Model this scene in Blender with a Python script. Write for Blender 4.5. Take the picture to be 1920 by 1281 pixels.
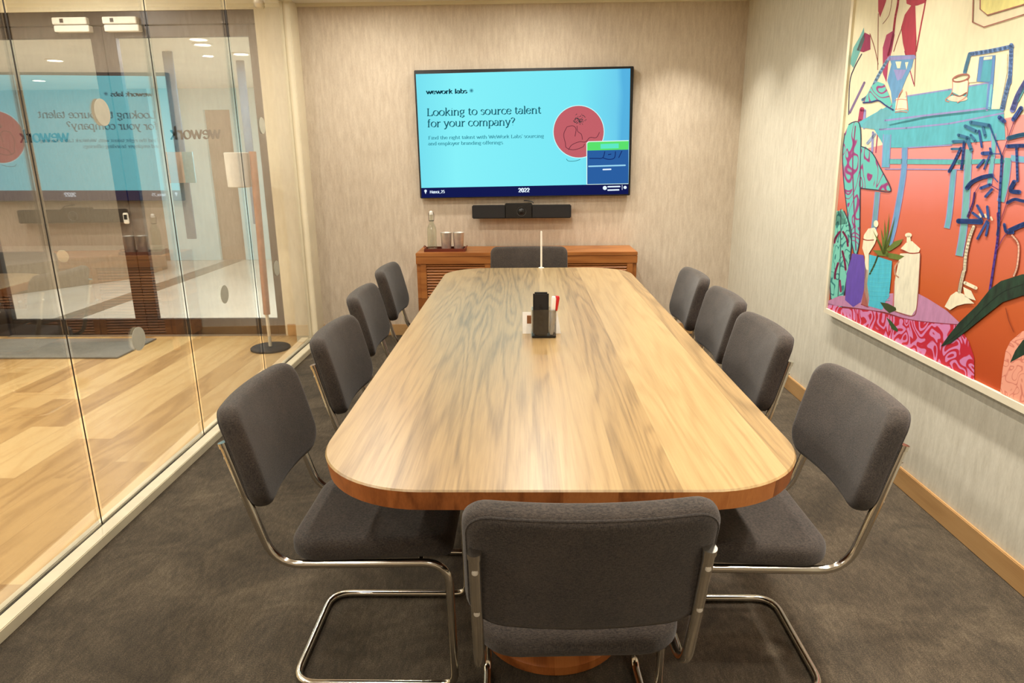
import bpy, bmesh, math, random
from mathutils import Vector, Matrix
random.seed(7)
PI = math.pi
for o in list(bpy.data.objects): bpy.data.objects.remove(o)
SC = bpy.context.scene
COL = SC.collection

# ------------------------------------------------------------------ camera
YAW, PITCH, ROLL, FPX, CAMH = -.0202, .2653, -.0095, 1256.03, 1.4257
cy, sy, cp, sp = math.cos(YAW), math.sin(YAW), math.cos(PITCH), math.sin(PITCH)
cF = Vector((sy*cp, cy*cp, -sp)); cR = Vector((cy, -sy, 0)); cU = cR.cross(cF)
cR2 = cR*math.cos(ROLL) + cU*math.sin(ROLL); cU2 = cU*math.cos(ROLL) - cR*math.sin(ROLL)
CP = Vector((0, 0, CAMH))
cam = bpy.data.objects.new('camera', bpy.data.cameras.new('camera')); COL.objects.link(cam)
cam.matrix_world = Matrix(((cR2.x, cU2.x, -cF.x, 0), (cR2.y, cU2.y, -cF.y, 0), (cR2.z, cU2.z, -cF.z, CAMH), (0, 0, 0, 1)))
cam.data.sensor_width = 36; cam.data.lens = FPX*36/1920; cam.data.clip_start = .02
SC.camera = cam
# ------------------------------------------------------------------ world, exposure
wd = bpy.data.worlds.new('world'); SC.world = wd; wd.use_nodes = True
wd.node_tree.nodes['Background'].inputs[0].default_value = (1, .93, .84, 1)
wd.node_tree.nodes['Background'].inputs[1].default_value = .25
SC.view_settings.view_transform = 'Standard'; SC.view_settings.look = 'None'
SC.view_settings.exposure = 0.0; SC.view_settings.gamma = 1; SC.view_settings.use_curve_mapping = False
SC.cycles.use_denoising = True; SC.cycles.max_bounces = 10; SC.cycles.transparent_max_bounces = 24
SC.cycles.sample_clamp_indirect = 4; SC.cycles.caustics_reflective = False; SC.cycles.caustics_refractive = False
# lamp powers (W): room downlights, wall washers, corridor, lobby
P_ROOM, P_WASH, P_CORR, P_LOBBY = 11.5, 7.5, 26, 24
WARM = (1, .935, .83)

def lin(c):
    return tuple((v/255/12.92 if v/255 <= .04045 else ((v/255+.055)/1.055)**2.4) for v in c)
def ray(px, py): return cF + cR2*((px-960)/FPX) - cU2*((py-640.5)/FPX)
def on_plane(px, py, p0, n):                       # point of the real plane (p0, n) seen at a pixel of the photograph
    d = ray(px, py); return CP + d*((Vector(p0)-CP).dot(Vector(n))/d.dot(Vector(n)))

# ------------------------------------------------------------------ node helpers
class NT:
    def __init__(s, name):
        s.m = bpy.data.materials.new(name); s.m.use_nodes = True; s.t = s.m.node_tree; s.n = s.t.nodes; s.n.clear()
        s.out = s.n.new('ShaderNodeOutputMaterial')
    def new(s, ty, ins=None, **kw):
        nd = s.n.new(ty)
        for k, v in kw.items(): setattr(nd, k, v)
        for k, v in (ins or {}).items(): s.set(nd.inputs[k], v)
        return nd
    def set(s, sock, v):
        if hasattr(v, 'is_linked') or isinstance(v, bpy.types.NodeSocket): s.t.links.new(v, sock)
        else: sock.default_value = v
    def math(s, op, a, b=0.0, c=None):
        nd = s.n.new('ShaderNodeMath'); nd.operation = op; s.set(nd.inputs[0], a); s.set(nd.inputs[1], b)
        if c is not None: s.set(nd.inputs[2], c)
        return nd.outputs[0]
    def coord(s, kind='Object'): return s.new('ShaderNodeTexCoord').outputs[kind]
    def mapping(s, v, sc=(1, 1, 1), loc=(0, 0, 0)):
        return s.new('ShaderNodeMapping', {'Vector': v, 'Scale': sc, 'Location': loc}).outputs[0]
    def noise(s, v, scale, detail=3, rough=.55, dist=0):
        return s.new('ShaderNodeTexNoise', {'Vector': v, 'Scale': scale, 'Detail': detail, 'Roughness': rough, 'Distortion': dist}).outputs['Fac']
    def ramp(s, f, stops):
        nd = s.n.new('ShaderNodeValToRGB'); s.set(nd.inputs[0], f); e = nd.color_ramp.elements
        while len(e) < len(stops): e.new(.5)
        for i, (p, c) in enumerate(stops): e[i].position = p; e[i].color = (*lin(c), 1)
        return nd.outputs[0]
    def mix(s, f, a, b, blend='MIX'):
        nd = s.n.new('ShaderNodeMix'); nd.data_type = 'RGBA'; nd.blend_type = blend
        s.set(nd.inputs[0], f); s.set(nd.inputs[6], a); s.set(nd.inputs[7], b); return nd.outputs[2]
    def bump(s, h, strength, dist=.002):
        return s.new('ShaderNodeBump', {'Height': h, 'Strength': strength, 'Distance': dist}).outputs[0]
    def bsdf(s, color, rough=.5, metal=0, bump=None, **kw):
        nd = s.n.new('ShaderNodeBsdfPrincipled'); s.set(nd.inputs['Base Color'], color if not isinstance(color, tuple) or len(color) == 4 else (*lin(color), 1))
        s.set(nd.inputs['Roughness'], rough); s.set(nd.inputs['Metallic'], metal)
        if bump is not None: s.set(nd.inputs['Normal'], bump)
        for k, v in kw.items(): s.set(nd.inputs[k.replace('_', ' ')], v)
        s.t.links.new(nd.outputs[0], s.out.inputs[0]); return s.m

def plain(name, c, rough=.5, metal=0, var=.06, scale=30, **kw):
    t = NT(name); n = t.noise(t.coord(), scale)
    a = tuple(max(0, v*(1-var)) for v in c); b = tuple(min(255, v*(1+var)) for v in c)
    return t.bsdf(t.ramp(n, [(.3, a), (.7, b)]), rough, metal, **kw)
def emis(name, c, s):
    t = NT(name); e = t.new('ShaderNodeEmission', {'Color': (*lin(c), 1), 'Strength': s}); t.t.links.new(e.outputs[0], t.out.inputs[0]); return t.m
def fabric(name, dark, light, rough=.95, bumpk=.5, sheen=.15):
    t = NT(name); v = t.coord()
    weave = t.math('MULTIPLY', t.math('ADD', t.noise(t.mapping(v, (900, 900, 160)), 1, 1), t.noise(t.mapping(v, (160, 160, 900)), 1, 1)), .5)
    f = t.math('ADD', t.math('MULTIPLY', weave, .8), t.math('MULTIPLY', t.noise(v, 9, 3), .2))
    return t.bsdf(t.ramp(f, [(.38, dark), (.62, light)]), rough, bump=t.bump(weave, bumpk, .0015), Sheen_Weight=sheen, Sheen_Roughness=.5)
def wallmat(name, a, b):
    t = NT(name); v = t.coord()
    n1 = t.noise(t.mapping(v, (40, 40, 7)), 1, 5, .65); n2 = t.noise(t.mapping(v, (260, 260, 60)), 1, 2); n3 = t.noise(v, 1.3, 2)
    f = t.math('ADD', t.math('ADD', t.math('MULTIPLY', n1, .55), t.math('MULTIPLY', n2, .25)), t.math('MULTIPLY', n3, .2))
    return t.bsdf(t.ramp(f, [(.36, a), (.64, b)]), .8, bump=t.bump(n2, .25, .001))
def carpet():
    t = NT('carpet'); v = t.coord()
    n = t.noise(v, 260, 3, .8); n2 = t.noise(v, 3.2, 5, .7, .8); n3 = t.noise(t.mapping(v, (90, 25, 1)), 1, 3)
    f = t.math('ADD', t.math('ADD', t.math('MULTIPLY', n, .5), t.math('MULTIPLY', n2, .34)), t.math('MULTIPLY', n3, .16))
    return t.bsdf(t.ramp(f, [(.36, (38, 33, 25)), (.5, (78, 68, 54)), (.64, (124, 110, 89))]), 1.0, bump=t.bump(n, .8, .006))
def woodmat(name, cols, board=.145, axis=0, length=0, grain=1.0, rough=.35, along=1, gap=False, ring=9, coat=0, stretch=1.0, kr=.26, kb=.40, kf=.42):
    # boards across <axis>, running along <along>; rings are contours of a stretched noise
    t = NT(name); v = t.coord(); s = t.new('ShaderNodeSeparateXYZ', {0: v}).outputs
    u = t.math('DIVIDE', s[axis], board); cell = t.math('FLOOR', u)
    rnd = t.new('ShaderNodeTexWhiteNoise', {'W': cell}, noise_dimensions='1D').outputs['Value']
    if length:
        l = t.math('DIVIDE', t.math('ADD', s[along], t.math('MULTIPLY', rnd, length*3.7)), length); lc = t.math('FLOOR', l)
        rnd = t.new('ShaderNodeTexWhiteNoise', {'W': t.math('ADD', t.math('MULTIPLY', lc, 17.3), cell)}, noise_dimensions='1D').outputs['Value']
    off = t.math('MULTIPLY', rnd, 37.0)
    sc = [1, 1, 1]; sc[axis] = 6.0; sc[along] = stretch; sc[3-axis-along] = 3
    cmb = t.new('ShaderNodeCombineXYZ', {0: off, 1: off, 2: off}).outputs[0]
    vv = t.new('ShaderNodeVectorMath', {0: t.mapping(v, tuple(sc)), 1: cmb}, operation='ADD').outputs[0]
    base = t.noise(vv, 1.0, 2, .45, .25)
    rings = t.math('MULTIPLY', t.math('ADD', t.math('SINE', t.math('MULTIPLY', base, ring*2*PI)), 1), .5)
    rings = t.math('POWER', rings, 2.2)
    sc2 = [1, 1, 1]; sc2[axis] = 170; sc2[along] = 5; sc2[3-axis-along] = 60
    fine = t.noise(t.mapping(v, tuple(sc2)), 1, 3, .6)
    f = t.math('ADD', t.math('ADD', t.math('MULTIPLY', rnd, kb), t.math('MULTIPLY', rings, -kr*grain)), t.math('MULTIPLY', fine, kf*grain))
    f = t.math('ADD', f, .18)
    c = t.ramp(f, [(.1, cols[0]), (.45, cols[1]), (.8, cols[2])])
    if gap:
        fr = t.math('FRACT', u); edge = t.math('LESS_THAN', t.math('MINIMUM', fr, t.math('SUBTRACT', 1, fr)), .008)
        c = t.mix(t.math('MULTIPLY', edge, .45), c, (*lin(cols[0]), 1))
    kw = dict(Coat_Weight=coat, Coat_Roughness=.30) if coat else {}
    return t.bsdf(c, rough, bump=t.bump(rings, .06, .0008), **kw)
def glassmat(name, f0, tint=(1, 1, 1)):
    t = NT(name); lw = t.new('ShaderNodeLayerWeight', {'Blend': .5}).outputs['Facing']
    f = t.math('ADD', f0, t.math('MULTIPLY', t.math('POWER', lw, 5), 1-f0))
    a = t.new('ShaderNodeBsdfTransparent', {'Color': (*tint, 1)}).outputs[0]; b = t.new('ShaderNodeBsdfGlossy', {'Color': (1, 1, 1, 1), 'Roughness': 0.0}).outputs[0]
    m = t.new('ShaderNodeMixShader', {0: f, 1: a, 2: b}); t.t.links.new(m.outputs[0], t.out.inputs[0]); return t.m

M = {}
M['wall_back'] = wallmat('back_wall_covering', (188, 172, 152), (216, 203, 183))
M['wall_right'] = wallmat('right_wall_covering', (192, 186, 168), (216, 211, 194))
M['cream'] = plain('cream_paint', (226, 218, 190), .55, var=.02, scale=3)
M['white'] = plain('white_paint', (236, 232, 220), .6, var=.02, scale=3)
M['track'] = plain('track_paint', (214, 204, 176), .4, var=.04, scale=8)
M['carpet'] = carpet()
M['oak'] = woodmat('oak_planks', ((150, 110, 62), (205, 166, 108), (226, 194, 138)), .185, 0, 1.9, .5, .32, 1, True, 5)
M['table'] = woodmat('elm_tabletop', ((94, 70, 40), (164, 134, 88), (190, 162, 112)), .128, 0, 0, 1.0, .36, 1, False, 15, coat=.6, stretch=.42, kr=.13, kb=.28, kf=.46)
M['edge'] = woodmat('elm_edge', ((124, 68, 30), (178, 106, 54), (204, 134, 74)), .118, 0, 0, .8, .4, 1, False, 6)
M['teak'] = woodmat('teak', ((96, 53, 20), (148, 88, 38), (178, 114, 56)), .2, 2, 0, .8, .42, 0, False, 5)
M['skirt'] = woodmat('skirting_oak', ((140, 100, 58), (182, 142, 92), (202, 164, 114)), .4, 2, 0, .6, .45, 1, False, 3)
M['fab'] = fabric('charcoal_fabric', (26, 22, 19), (76, 66, 58))
M['pipe'] = fabric('charcoal_piping', (30, 26, 24), (70, 62, 56))
M['chrome'] = plain('chrome', (205, 200, 190), .16, 1, .02)
M['steel'] = plain('brushed_steel', (232, 228, 220), .42, .8, .04)
M['black'] = plain('black_plastic', (16, 16, 17), .35, var=.1)
M['blackmat'] = plain('matt_black', (22, 20, 20), .75, var=.1, scale=300)
M['bronze'] = plain('dark_bronze_frame', (38, 28, 23), .45, .2, .06)
M['glass'] = glassmat('partition_glass', .20)
M['dglass'] = glassmat('door_glass', .05)
M['bottle'] = glassmat('bottle_glass', .10, (.93, .95, .93))
M['acrylic'] = glassmat('clear_acrylic', .04, (.80, .80, .80))
M['seal'] = plain('dark_seal', (46, 40, 34), .6)
M['dot'] = plain('frosted_dot', (186, 182, 164), .7, var=.02)
M['mat'] = fabric('grey_mat', (96, 92, 84), (142, 138, 126))
M['copper'] = plain('copper_pole', (176, 122, 92), .35, .6)
M['shade'] = plain('lamp_shade', (208, 208, 198), .8, var=.02)
M['stone'] = plain('pale_stone', (226, 218, 202), .25, var=.02, scale=2)
M['band'] = plain('grey_stone_band', (140, 130, 114), .3, var=.05, scale=5)
M['taupe'] = wallmat('taupe_panel', (150, 130, 108), (176, 156, 134))
M['pale'] = plain('pale_blue_white', (208, 236, 240), .6, var=.02, scale=2)
M['blue'] = plain('blue_grey_strip', (72, 104, 124), .5, var=.05, scale=3)
M['tray'] = woodmat('red_wood_tray', ((84, 30, 16), (122, 52, 28), (146, 70, 40)), .05, 1, 0, .6, .4, 0, False, 3)
M['paper'] = plain('white_paper', (240, 238, 230), .7, var=.01)
M['red'] = plain('red_plastic', (196, 36, 40), .35)
M['tan'] = plain('brown_card', (150, 98, 60), .6)
M['pframe'] = plain('cream_frame', (228, 218, 192), .5, var=.02, scale=6)
M['lens'] = emis('lamp_lens', (255, 240, 214), 7)
M['panelbrown'] = plain('panel_brown', (158, 132, 112), .6)
M['panelblue'] = plain('panel_blue', (108, 170, 184), .6)

# ------------------------------------------------------------------ mesh helpers
def finish(name, bm, mats, parent=None, smooth=True, angle=40):
    me = bpy.data.meshes.new(name); bmesh.ops.recalc_face_normals(bm, faces=bm.faces) if smooth is not None else None
    bm.to_mesh(me); bm.free()
    for m in (mats if isinstance(mats, (list, tuple)) else [mats]): me.materials.append(m)
    if smooth:
        me.polygons.foreach_set('use_smooth', [True]*len(me.polygons))
        me.set_sharp_from_angle(angle=math.radians(angle))
    o = bpy.data.objects.new(name, me); COL.objects.link(o)
    if parent: o.parent = parent
    return o
def root(name, label, cat, loc=(0, 0, 0), rz=0, group=None):
    o = bpy.data.objects.new(name, None); COL.objects.link(o); o.location = loc; o.rotation_euler = (0, 0, rz); o.empty_display_size = .1
    o['label'] = label; o['category'] = cat
    if group: o['group'] = group
    return o
def tag(o, label, cat, group=None):
    o['label'] = label; o['category'] = cat
    if group: o['group'] = group
    return o
def struct(o, label=None):
    o['kind'] = 'structure'
    if label: o['label'] = label
    return o
def box(bm, x0, x1, y0, y1, z0, z1, bev=0, mi=0, seg=2):
    vs = [bm.verts.new((x, y, z)) for z in (z0, z1) for y in (y0, y1) for x in (x0, x1)]
    fs = [bm.faces.new([vs[i] for i in q]) for q in ((0, 2, 3, 1), (4, 5, 7, 6), (0, 1, 5, 4), (2, 6, 7, 3), (0, 4, 6, 2), (1, 3, 7, 5))]
    for f in fs: f.material_index = mi
    if bev:
        es = list({e for f in fs for e in f.edges}); bmesh.ops.bevel(bm, geom=es, offset=bev, segments=seg, affect='EDGES', clamp_overlap=True)
def bx(name, dims, m, parent=None, bev=0, **kw):
    bm = bmesh.new(); box(bm, *dims, bev=bev); return finish(name, bm, m, parent, **kw)
def prism(bm, pts, z0, z1, mi=0):
    a = [bm.verts.new((x, y, z0)) for x, y in pts]; b = [bm.verts.new((x, y, z1)) for x, y in pts]
    fs = [bm.faces.new(a[::-1]), bm.faces.new(b)]
    for i in range(len(pts)): j = (i+1) % len(pts); fs.append(bm.faces.new((a[i], a[j], b[j], b[i])))
    for f in fs: f.material_index = mi
def lathe(bm, prof, seg=32, c=(0, 0), mi=0, cap=True):
    rings = []
    for r, z in prof: rings.append([bm.verts.new((c[0]+max(r, 1e-5)*math.cos(2*PI*i/seg), c[1]+max(r, 1e-5)*math.sin(2*PI*i/seg), z)) for i in range(seg)])
    for a, b in zip(rings, rings[1:]):
        for i in range(seg):
            j = (i+1) % seg; f = bm.faces.new((a[i], a[j], b[j], b[i])); f.material_index = mi
    if cap:
        for rg in (rings[0], rings[-1]): f = bm.faces.new(rg); f.material_index = mi
def fillet(pts, r, n=7):
    pts = [Vector(p) for p in pts]; out = [pts[0]]
    for a, b, c in zip(pts, pts[1:], pts[2:]):
        u = (a-b); v = (c-b); k = min(r, u.length*.49, v.length*.49); p = b+u.normalized()*k; q = b+v.normalized()*k
        for i in range(n+1):
            t = i/n; out.append(p*(1-t)**2 + b*2*t*(1-t) + q*t*t)
    out.append(pts[-1]); return out
def tube(bm, pts, r, seg=12, closed=False, mi=0, rx=None):
    pts = [Vector(p) for p in pts]; n = len(pts); rings = []; up = None
    for i, p in enumerate(pts):
        d = (pts[(i+1) % n]-pts[i-1]) if closed or 0 < i < n-1 else (pts[1]-pts[0] if i == 0 else pts[-1]-pts[-2])
        d.normalize()
        if up is None:
            up = Vector((0, 0, 1)) if abs(d.z) < .9 else Vector((0, 1, 0))
        up = (up-d*up.dot(d)).normalized(); s = d.cross(up)
        rings.append([bm.verts.new(p+(s*math.cos(2*PI*k/seg)+up*math.sin(2*PI*k/seg))*r) for k in range(seg)])
    for i in range(n if closed else n-1):
        a, b = rings[i], rings[(i+1) % n]
        for k in range(seg):
            l = (k+1) % seg; bm.faces.new((a[k], a[l], b[l], b[k])).material_index = mi
    if not closed:
        bm.faces.new(rings[0][::-1]).material_index = mi; bm.faces.new(rings[-1]).material_index = mi
def rrect(w, h, r, n=8, m=9):
    """rounded rectangle outline centred at 0; r = one radius or four (TR, TL, BL, BR)"""
    rs = r if isinstance(r, (list, tuple)) else [r]*4; out = []
    for k, (sx, sy_) in enumerate(((1, 1), (-1, 1), (-1, -1), (1, -1))):
        rr = rs[k]; cx, cy_ = sx*(w/2-rr), sy_*(h/2-rr); a0 = k*PI/2
        for i in range(n+1): a = a0+PI/2*i/n; out.append((cx+rr*math.cos(a), cy_+rr*math.sin(a)))
    res = []
    for i, p in enumerate(out):
        q = out[(i+1) % len(out)]; res.append(p); L = math.hypot(q[0]-p[0], q[1]-p[1])
        k = int(L/(max(w, h)/m))
        for j in range(1, k+1): t = j/(k+1); res.append((p[0]*(1-t)+q[0]*t, p[1]*(1-t)+q[1]*t))
    return res
def pad(bm, out, w, h, t, e, puff=.0, deform=None, mi=0):
    """upholstered slab: outline in local (u, v), thickness along n, edges rounded by e; deform(u, v, n) -> xyz"""
    def inset(k): return [(x*(1-2*k/w), y*(1-2*k/h)) for x, y in out]
    lay = []
    for s in (-1, 1):
        L = []
        for f in (0, .25, .5, .72, .9): L.append(([(x*(1-2*e/w)*f, y*(1-2*e/h)*f) for x, y in out], s*(t/2+puff*(1-f*f))))
        for i in range(6):
            a = PI/2*(1-i/5); L.append((inset(e*(1-math.cos(a))), s*(t/2-e+e*math.sin(a))))
        lay.append(L)
    seq = lay[0]+lay[1][::-1]
    rings = [[bm.verts.new(deform(x, y, n) if deform else (x, y, n)) for x, y in L] for L, n in seq]
    N = len(out)
    for a, b in zip(rings, rings[1:]):
        for i in range(N):
            j = (i+1) % N; f = bm.faces.new((a[i], a[j], b[j], b[i])); f.material_index = mi
    bmesh.ops.remove_doubles(bm, verts=bm.verts, dist=1e-5)

# ------------------------------------------------------------------ dimensions of the place
YW, XR, ZC = 5.477, 1.672, 2.565          # back wall, right wall, room ceiling
def XG(y): return -1.685 - .0104*(y-1.8)   # line of the glass partition (outer face)
YN = -1.6                                  # wall behind the camera
XC, ZCC = -5.2, 2.74                       # far side and ceiling of the corridor
YB, XL0, XL1, ZL = 10.0, -8.0, -1.2, 2.44  # lobby behind the doors

# ------------------------------------------------------------------ structure
def slab(name, pts, z0, z1, m, lab=None):
    bm = bmesh.new(); prism(bm, pts, z0, z1); return struct(finish(name, bm, m, smooth=False), lab)
slab('floor', [(XG(YN), YN), (XR+.1, YN), (XR+.1, YW+.1), (XG(YW), YW+.1)], -.1, 0, M['carpet'])
slab('floor', [(XC-.1, YN), (XG(YN), YN), (XG(YW), YW+.06), (XC-.1, YW+.06)], -.1, -.001, M['oak'])
slab('floor', [(XL0, YW+.06), (XL1, YW+.06), (XL1, YB+.1), (XL0, YB+.1)], -.1, -.002, M['stone'])
slab('trim_1', [(-4.50, YW+.2), (-4.24, YW+.2), (-4.24, YB), (-4.50, YB)], -.001, .0008, M['band'], 'dark grey stone band across the lobby floor')
slab('wall_back', [(-1.70, YW), (XR+.1, YW), (XR+.1, YW+.12), (-1.70, YW+.12)], 0, ZC+.2, M['wall_back'])
slab('wall_right', [(XR, YN), (XR+.1, YN), (XR+.1, YW), (XR, YW)], 0, ZC, M['wall_right'])
slab('wall_front', [(XC-.1, YN-.1), (XR+.1, YN-.1), (XR+.1, YN), (XC-.1, YN)], -.1, ZCC, M['wall_back'])
slab('ceiling', [(XG(YN)-.02, YN), (XR+.1, YN), (XR+.1, YW), (XG(YW)-.02, YW)], ZC, ZC+.1, M['white'])
slab('ceiling', [(XC-.1, YN), (XG(YN)-.02, YN), (XG(YW)-.02, YW), (XC-.1, YW)], ZCC, ZCC+.1, M['white'])
slab('wall_left', [(XC-.1, YN), (XC, YN), (XC, YW), (XC-.1, YW)], 0, ZCC, M['cream'])
slab('ceiling', [(XL0, YW+.12), (XL1, YW+.12), (XL1, YB+.1), (XL0, YB+.1)], ZL, ZL+.1, M['white'])
# wall around the doors at the corridor's end
DX0, DX1, DZ = -4.42, -2.03, 2.535
slab('wall_corridor', [(DX1, YW), (-1.70, YW), (-1.70, YW+.12), (DX1, YW+.12)], 0, ZCC, M['cream'])
slab('wall_corridor', [(XC-.1, YW), (DX0-.12, YW), (DX0-.12, YW+.12), (XC-.1, YW+.12)], 0, ZCC, M['cream'])
slab('wall_corridor', [(DX0-.12, YW), (DX1, YW), (DX1, YW+.12), (DX0-.12, YW+.12)], DZ, ZCC, M['cream'])
# lobby walls
slab('wall_lobby', [(XL0-.1, YW+.12), (XL0, YW+.12), (XL0, YB+.1), (XL0-.1, YB+.1)], 0, ZL, M['taupe'])
slab('wall_lobby', [(XL0-.1, YW), (XC-.1, YW), (XC-.1, YW+.12), (XL0-.1, YW+.12)], 0, ZL, M['taupe'])
slab('wall_lobby', [(XL0, YB), (-5.35, YB), (-5.35, YB+.1), (XL0, YB+.1)], 0, ZL, M['taupe'])
slab('wall_lobby', [(-5.35, YB), (-4.95, YB), (-4.95, YB+.1), (-5.35, YB+.1)], 0, ZL, M['pale'])
bm = bmesh.new(); prism(bm, [(-7.95, 5.75), (-7.0, 5.75), (-4.98, 8.44), (-4.98, 9.2), (-7.95, 9.2)], 0, .33); tag(finish('lobby_plinth', bm, M['taupe'], smooth=False), 'long low taupe plinth in the lobby behind the left glass door', 'plinth')
slab('wall_lobby', [(-4.95, YB), (-4.58, YB), (-4.58, YB+.1), (-4.95, YB+.1)], 0, ZL, M['pale'])
slab('wall_lobby', [(-4.20, YB), (XL1, YB), (XL1, YB+.1), (-4.20, YB+.1)], 0, ZL, M['pale'])
slab('wall_lobby', [(-4.58, YB), (-4.20, YB), (-4.20, YB+.1), (-4.58, YB+.1)], 2.15, ZL, M['pale'])
slab('wall_lobby', [(XL1, YW+.12), (XL1+.1, YW+.12), (XL1+.1, YB+.1), (XL1, YB+.1)], 0, ZL, M['pale'])
bx('door_3', (-4.58, -4.20, YB+.06, YB+.1, 0, 2.15), M['taupe'])['kind'] = 'structure'
# baseboards
bm = bmesh.new(); box(bm, XR-.014, XR, YN, YW, 0, .093, .003); struct(finish('baseboard_right', bm, M['skirt']))
bm = bmesh.new(); box(bm, -1.70, XR-.014, YW-.014, YW, 0, .093, .003); struct(finish('baseboard_back', bm, M['skirt']))
bm = bmesh.new(); box(bm, DX1+.02, -1.86, YW-.014, YW, 0, .1, .003); struct(finish('baseboard_corridor', bm, M['skirt']))
# glazing track, jambs, head track
def gslab(name, y0, y1, a, b, z0, z1, m, bev=0):
    bm = bmesh.new(); prism(bm, [(XG(y0)+a, y0), (XG(y0)+b, y0), (XG(y1)+b, y1), (XG(y1)+a, y1)], z0, z1)
    if bev: bmesh.ops.bevel(bm, geom=list(bm.edges), offset=bev, segments=2, affect='EDGES', clamp_overlap=True)
    return struct(finish(name, bm, m, smooth=bool(bev)))
gslab('trim_2', YN, 5.25, .012, .068, 0, .042, M['track'], .003)
gslab('trim_3', YN, 5.25, -.040, -.012, 0, .034, M['track'], .003)
gslab('trim_4', YN, 5.25, -.012, .012, 0, .024, M['seal'])
gslab('trim_5', YN, 5.25, -.03, .06, ZC-.03, ZC+.02, M['track'], .003)
bx('trim_6', (-1.862, -1.755, 5.25, YW, 0, ZC), M['cream'], bev=.004)['kind'] = 'structure'
bx('trim_7', (-1.755, -1.70, 5.30, YW, 0, ZC), M['pframe'], bev=.004)['kind'] = 'structure'
bx('trim_8', (-1.755, XR, YW-.03, YW, ZC-.022, ZC), M['cream'])['kind'] = 'structure'
joints = [YN, -.35, .56, 1.46, 2.37, 3.275, 4.19, 5.25]
for i, (a, b) in enumerate(zip(joints, joints[1:])):
    bm = bmesh.new(); dd = .009; ya, yb = a+.0014, b-.0014
    prism(bm, [(XG(ya)+dd-.009, ya), (XG(ya)+dd-.006, ya), (XG(yb)-dd-.006, yb), (XG(yb)-dd-.009, yb)], .024, ZC-.03)
    w = struct(finish('window_%d' % (i+1), bm, M['glass'], smooth=False))
    w['label'] = 'tall frameless glass pane of the partition'
    if i: struct(gslab('trim_%d' % (8+i), a-.0012, a+.0012, -.009, -.005, .03, ZC-.03, M['seal']), 'thin dark joint between two glass panes')
# frosted safety dots on the partition
def dot(name, y, z, lab, r=.052):
    bm = bmesh.new(); n = 40; x = XG(y)+.0005
    a = [bm.verts.new((x-.0104*r*math.cos(2*PI*i/n), y+r*math.cos(2*PI*i/n), z+r*math.sin(2*PI*i/n))) for i in range(n)]
    c = [bm.verts.new((v.co.x+.0012, v.co.y, v.co.z)) for v in a]
    bm.faces.new(a); bm.faces.new(c)
    for i in range(n): j = (i+1) % n; bm.faces.new((a[i], a[j], c[j], c[i]))
    return tag(finish(name, bm, M['dot'], smooth=False), lab, 'sticker', 'round safety dots on the glass')
dot('safety_dot', 2.81, .682, 'round frosted dot sticker low on the glass pane, in front of the grey doormat')
dot('safety_dot', 2.81, 1.624, 'round frosted dot sticker high on the glass pane, over the screen reflection')
dot('safety_dot', 3.71, .702, 'round frosted dot sticker low on the glass, in front of the right door')
dot('safety_dot', 4.57, 1.655, 'round frosted dot sticker high on the last glass pane by the door frame')
dot('safety_dot', 4.57, .716, 'round frosted dot sticker low on the last glass pane by the door frame')

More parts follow.
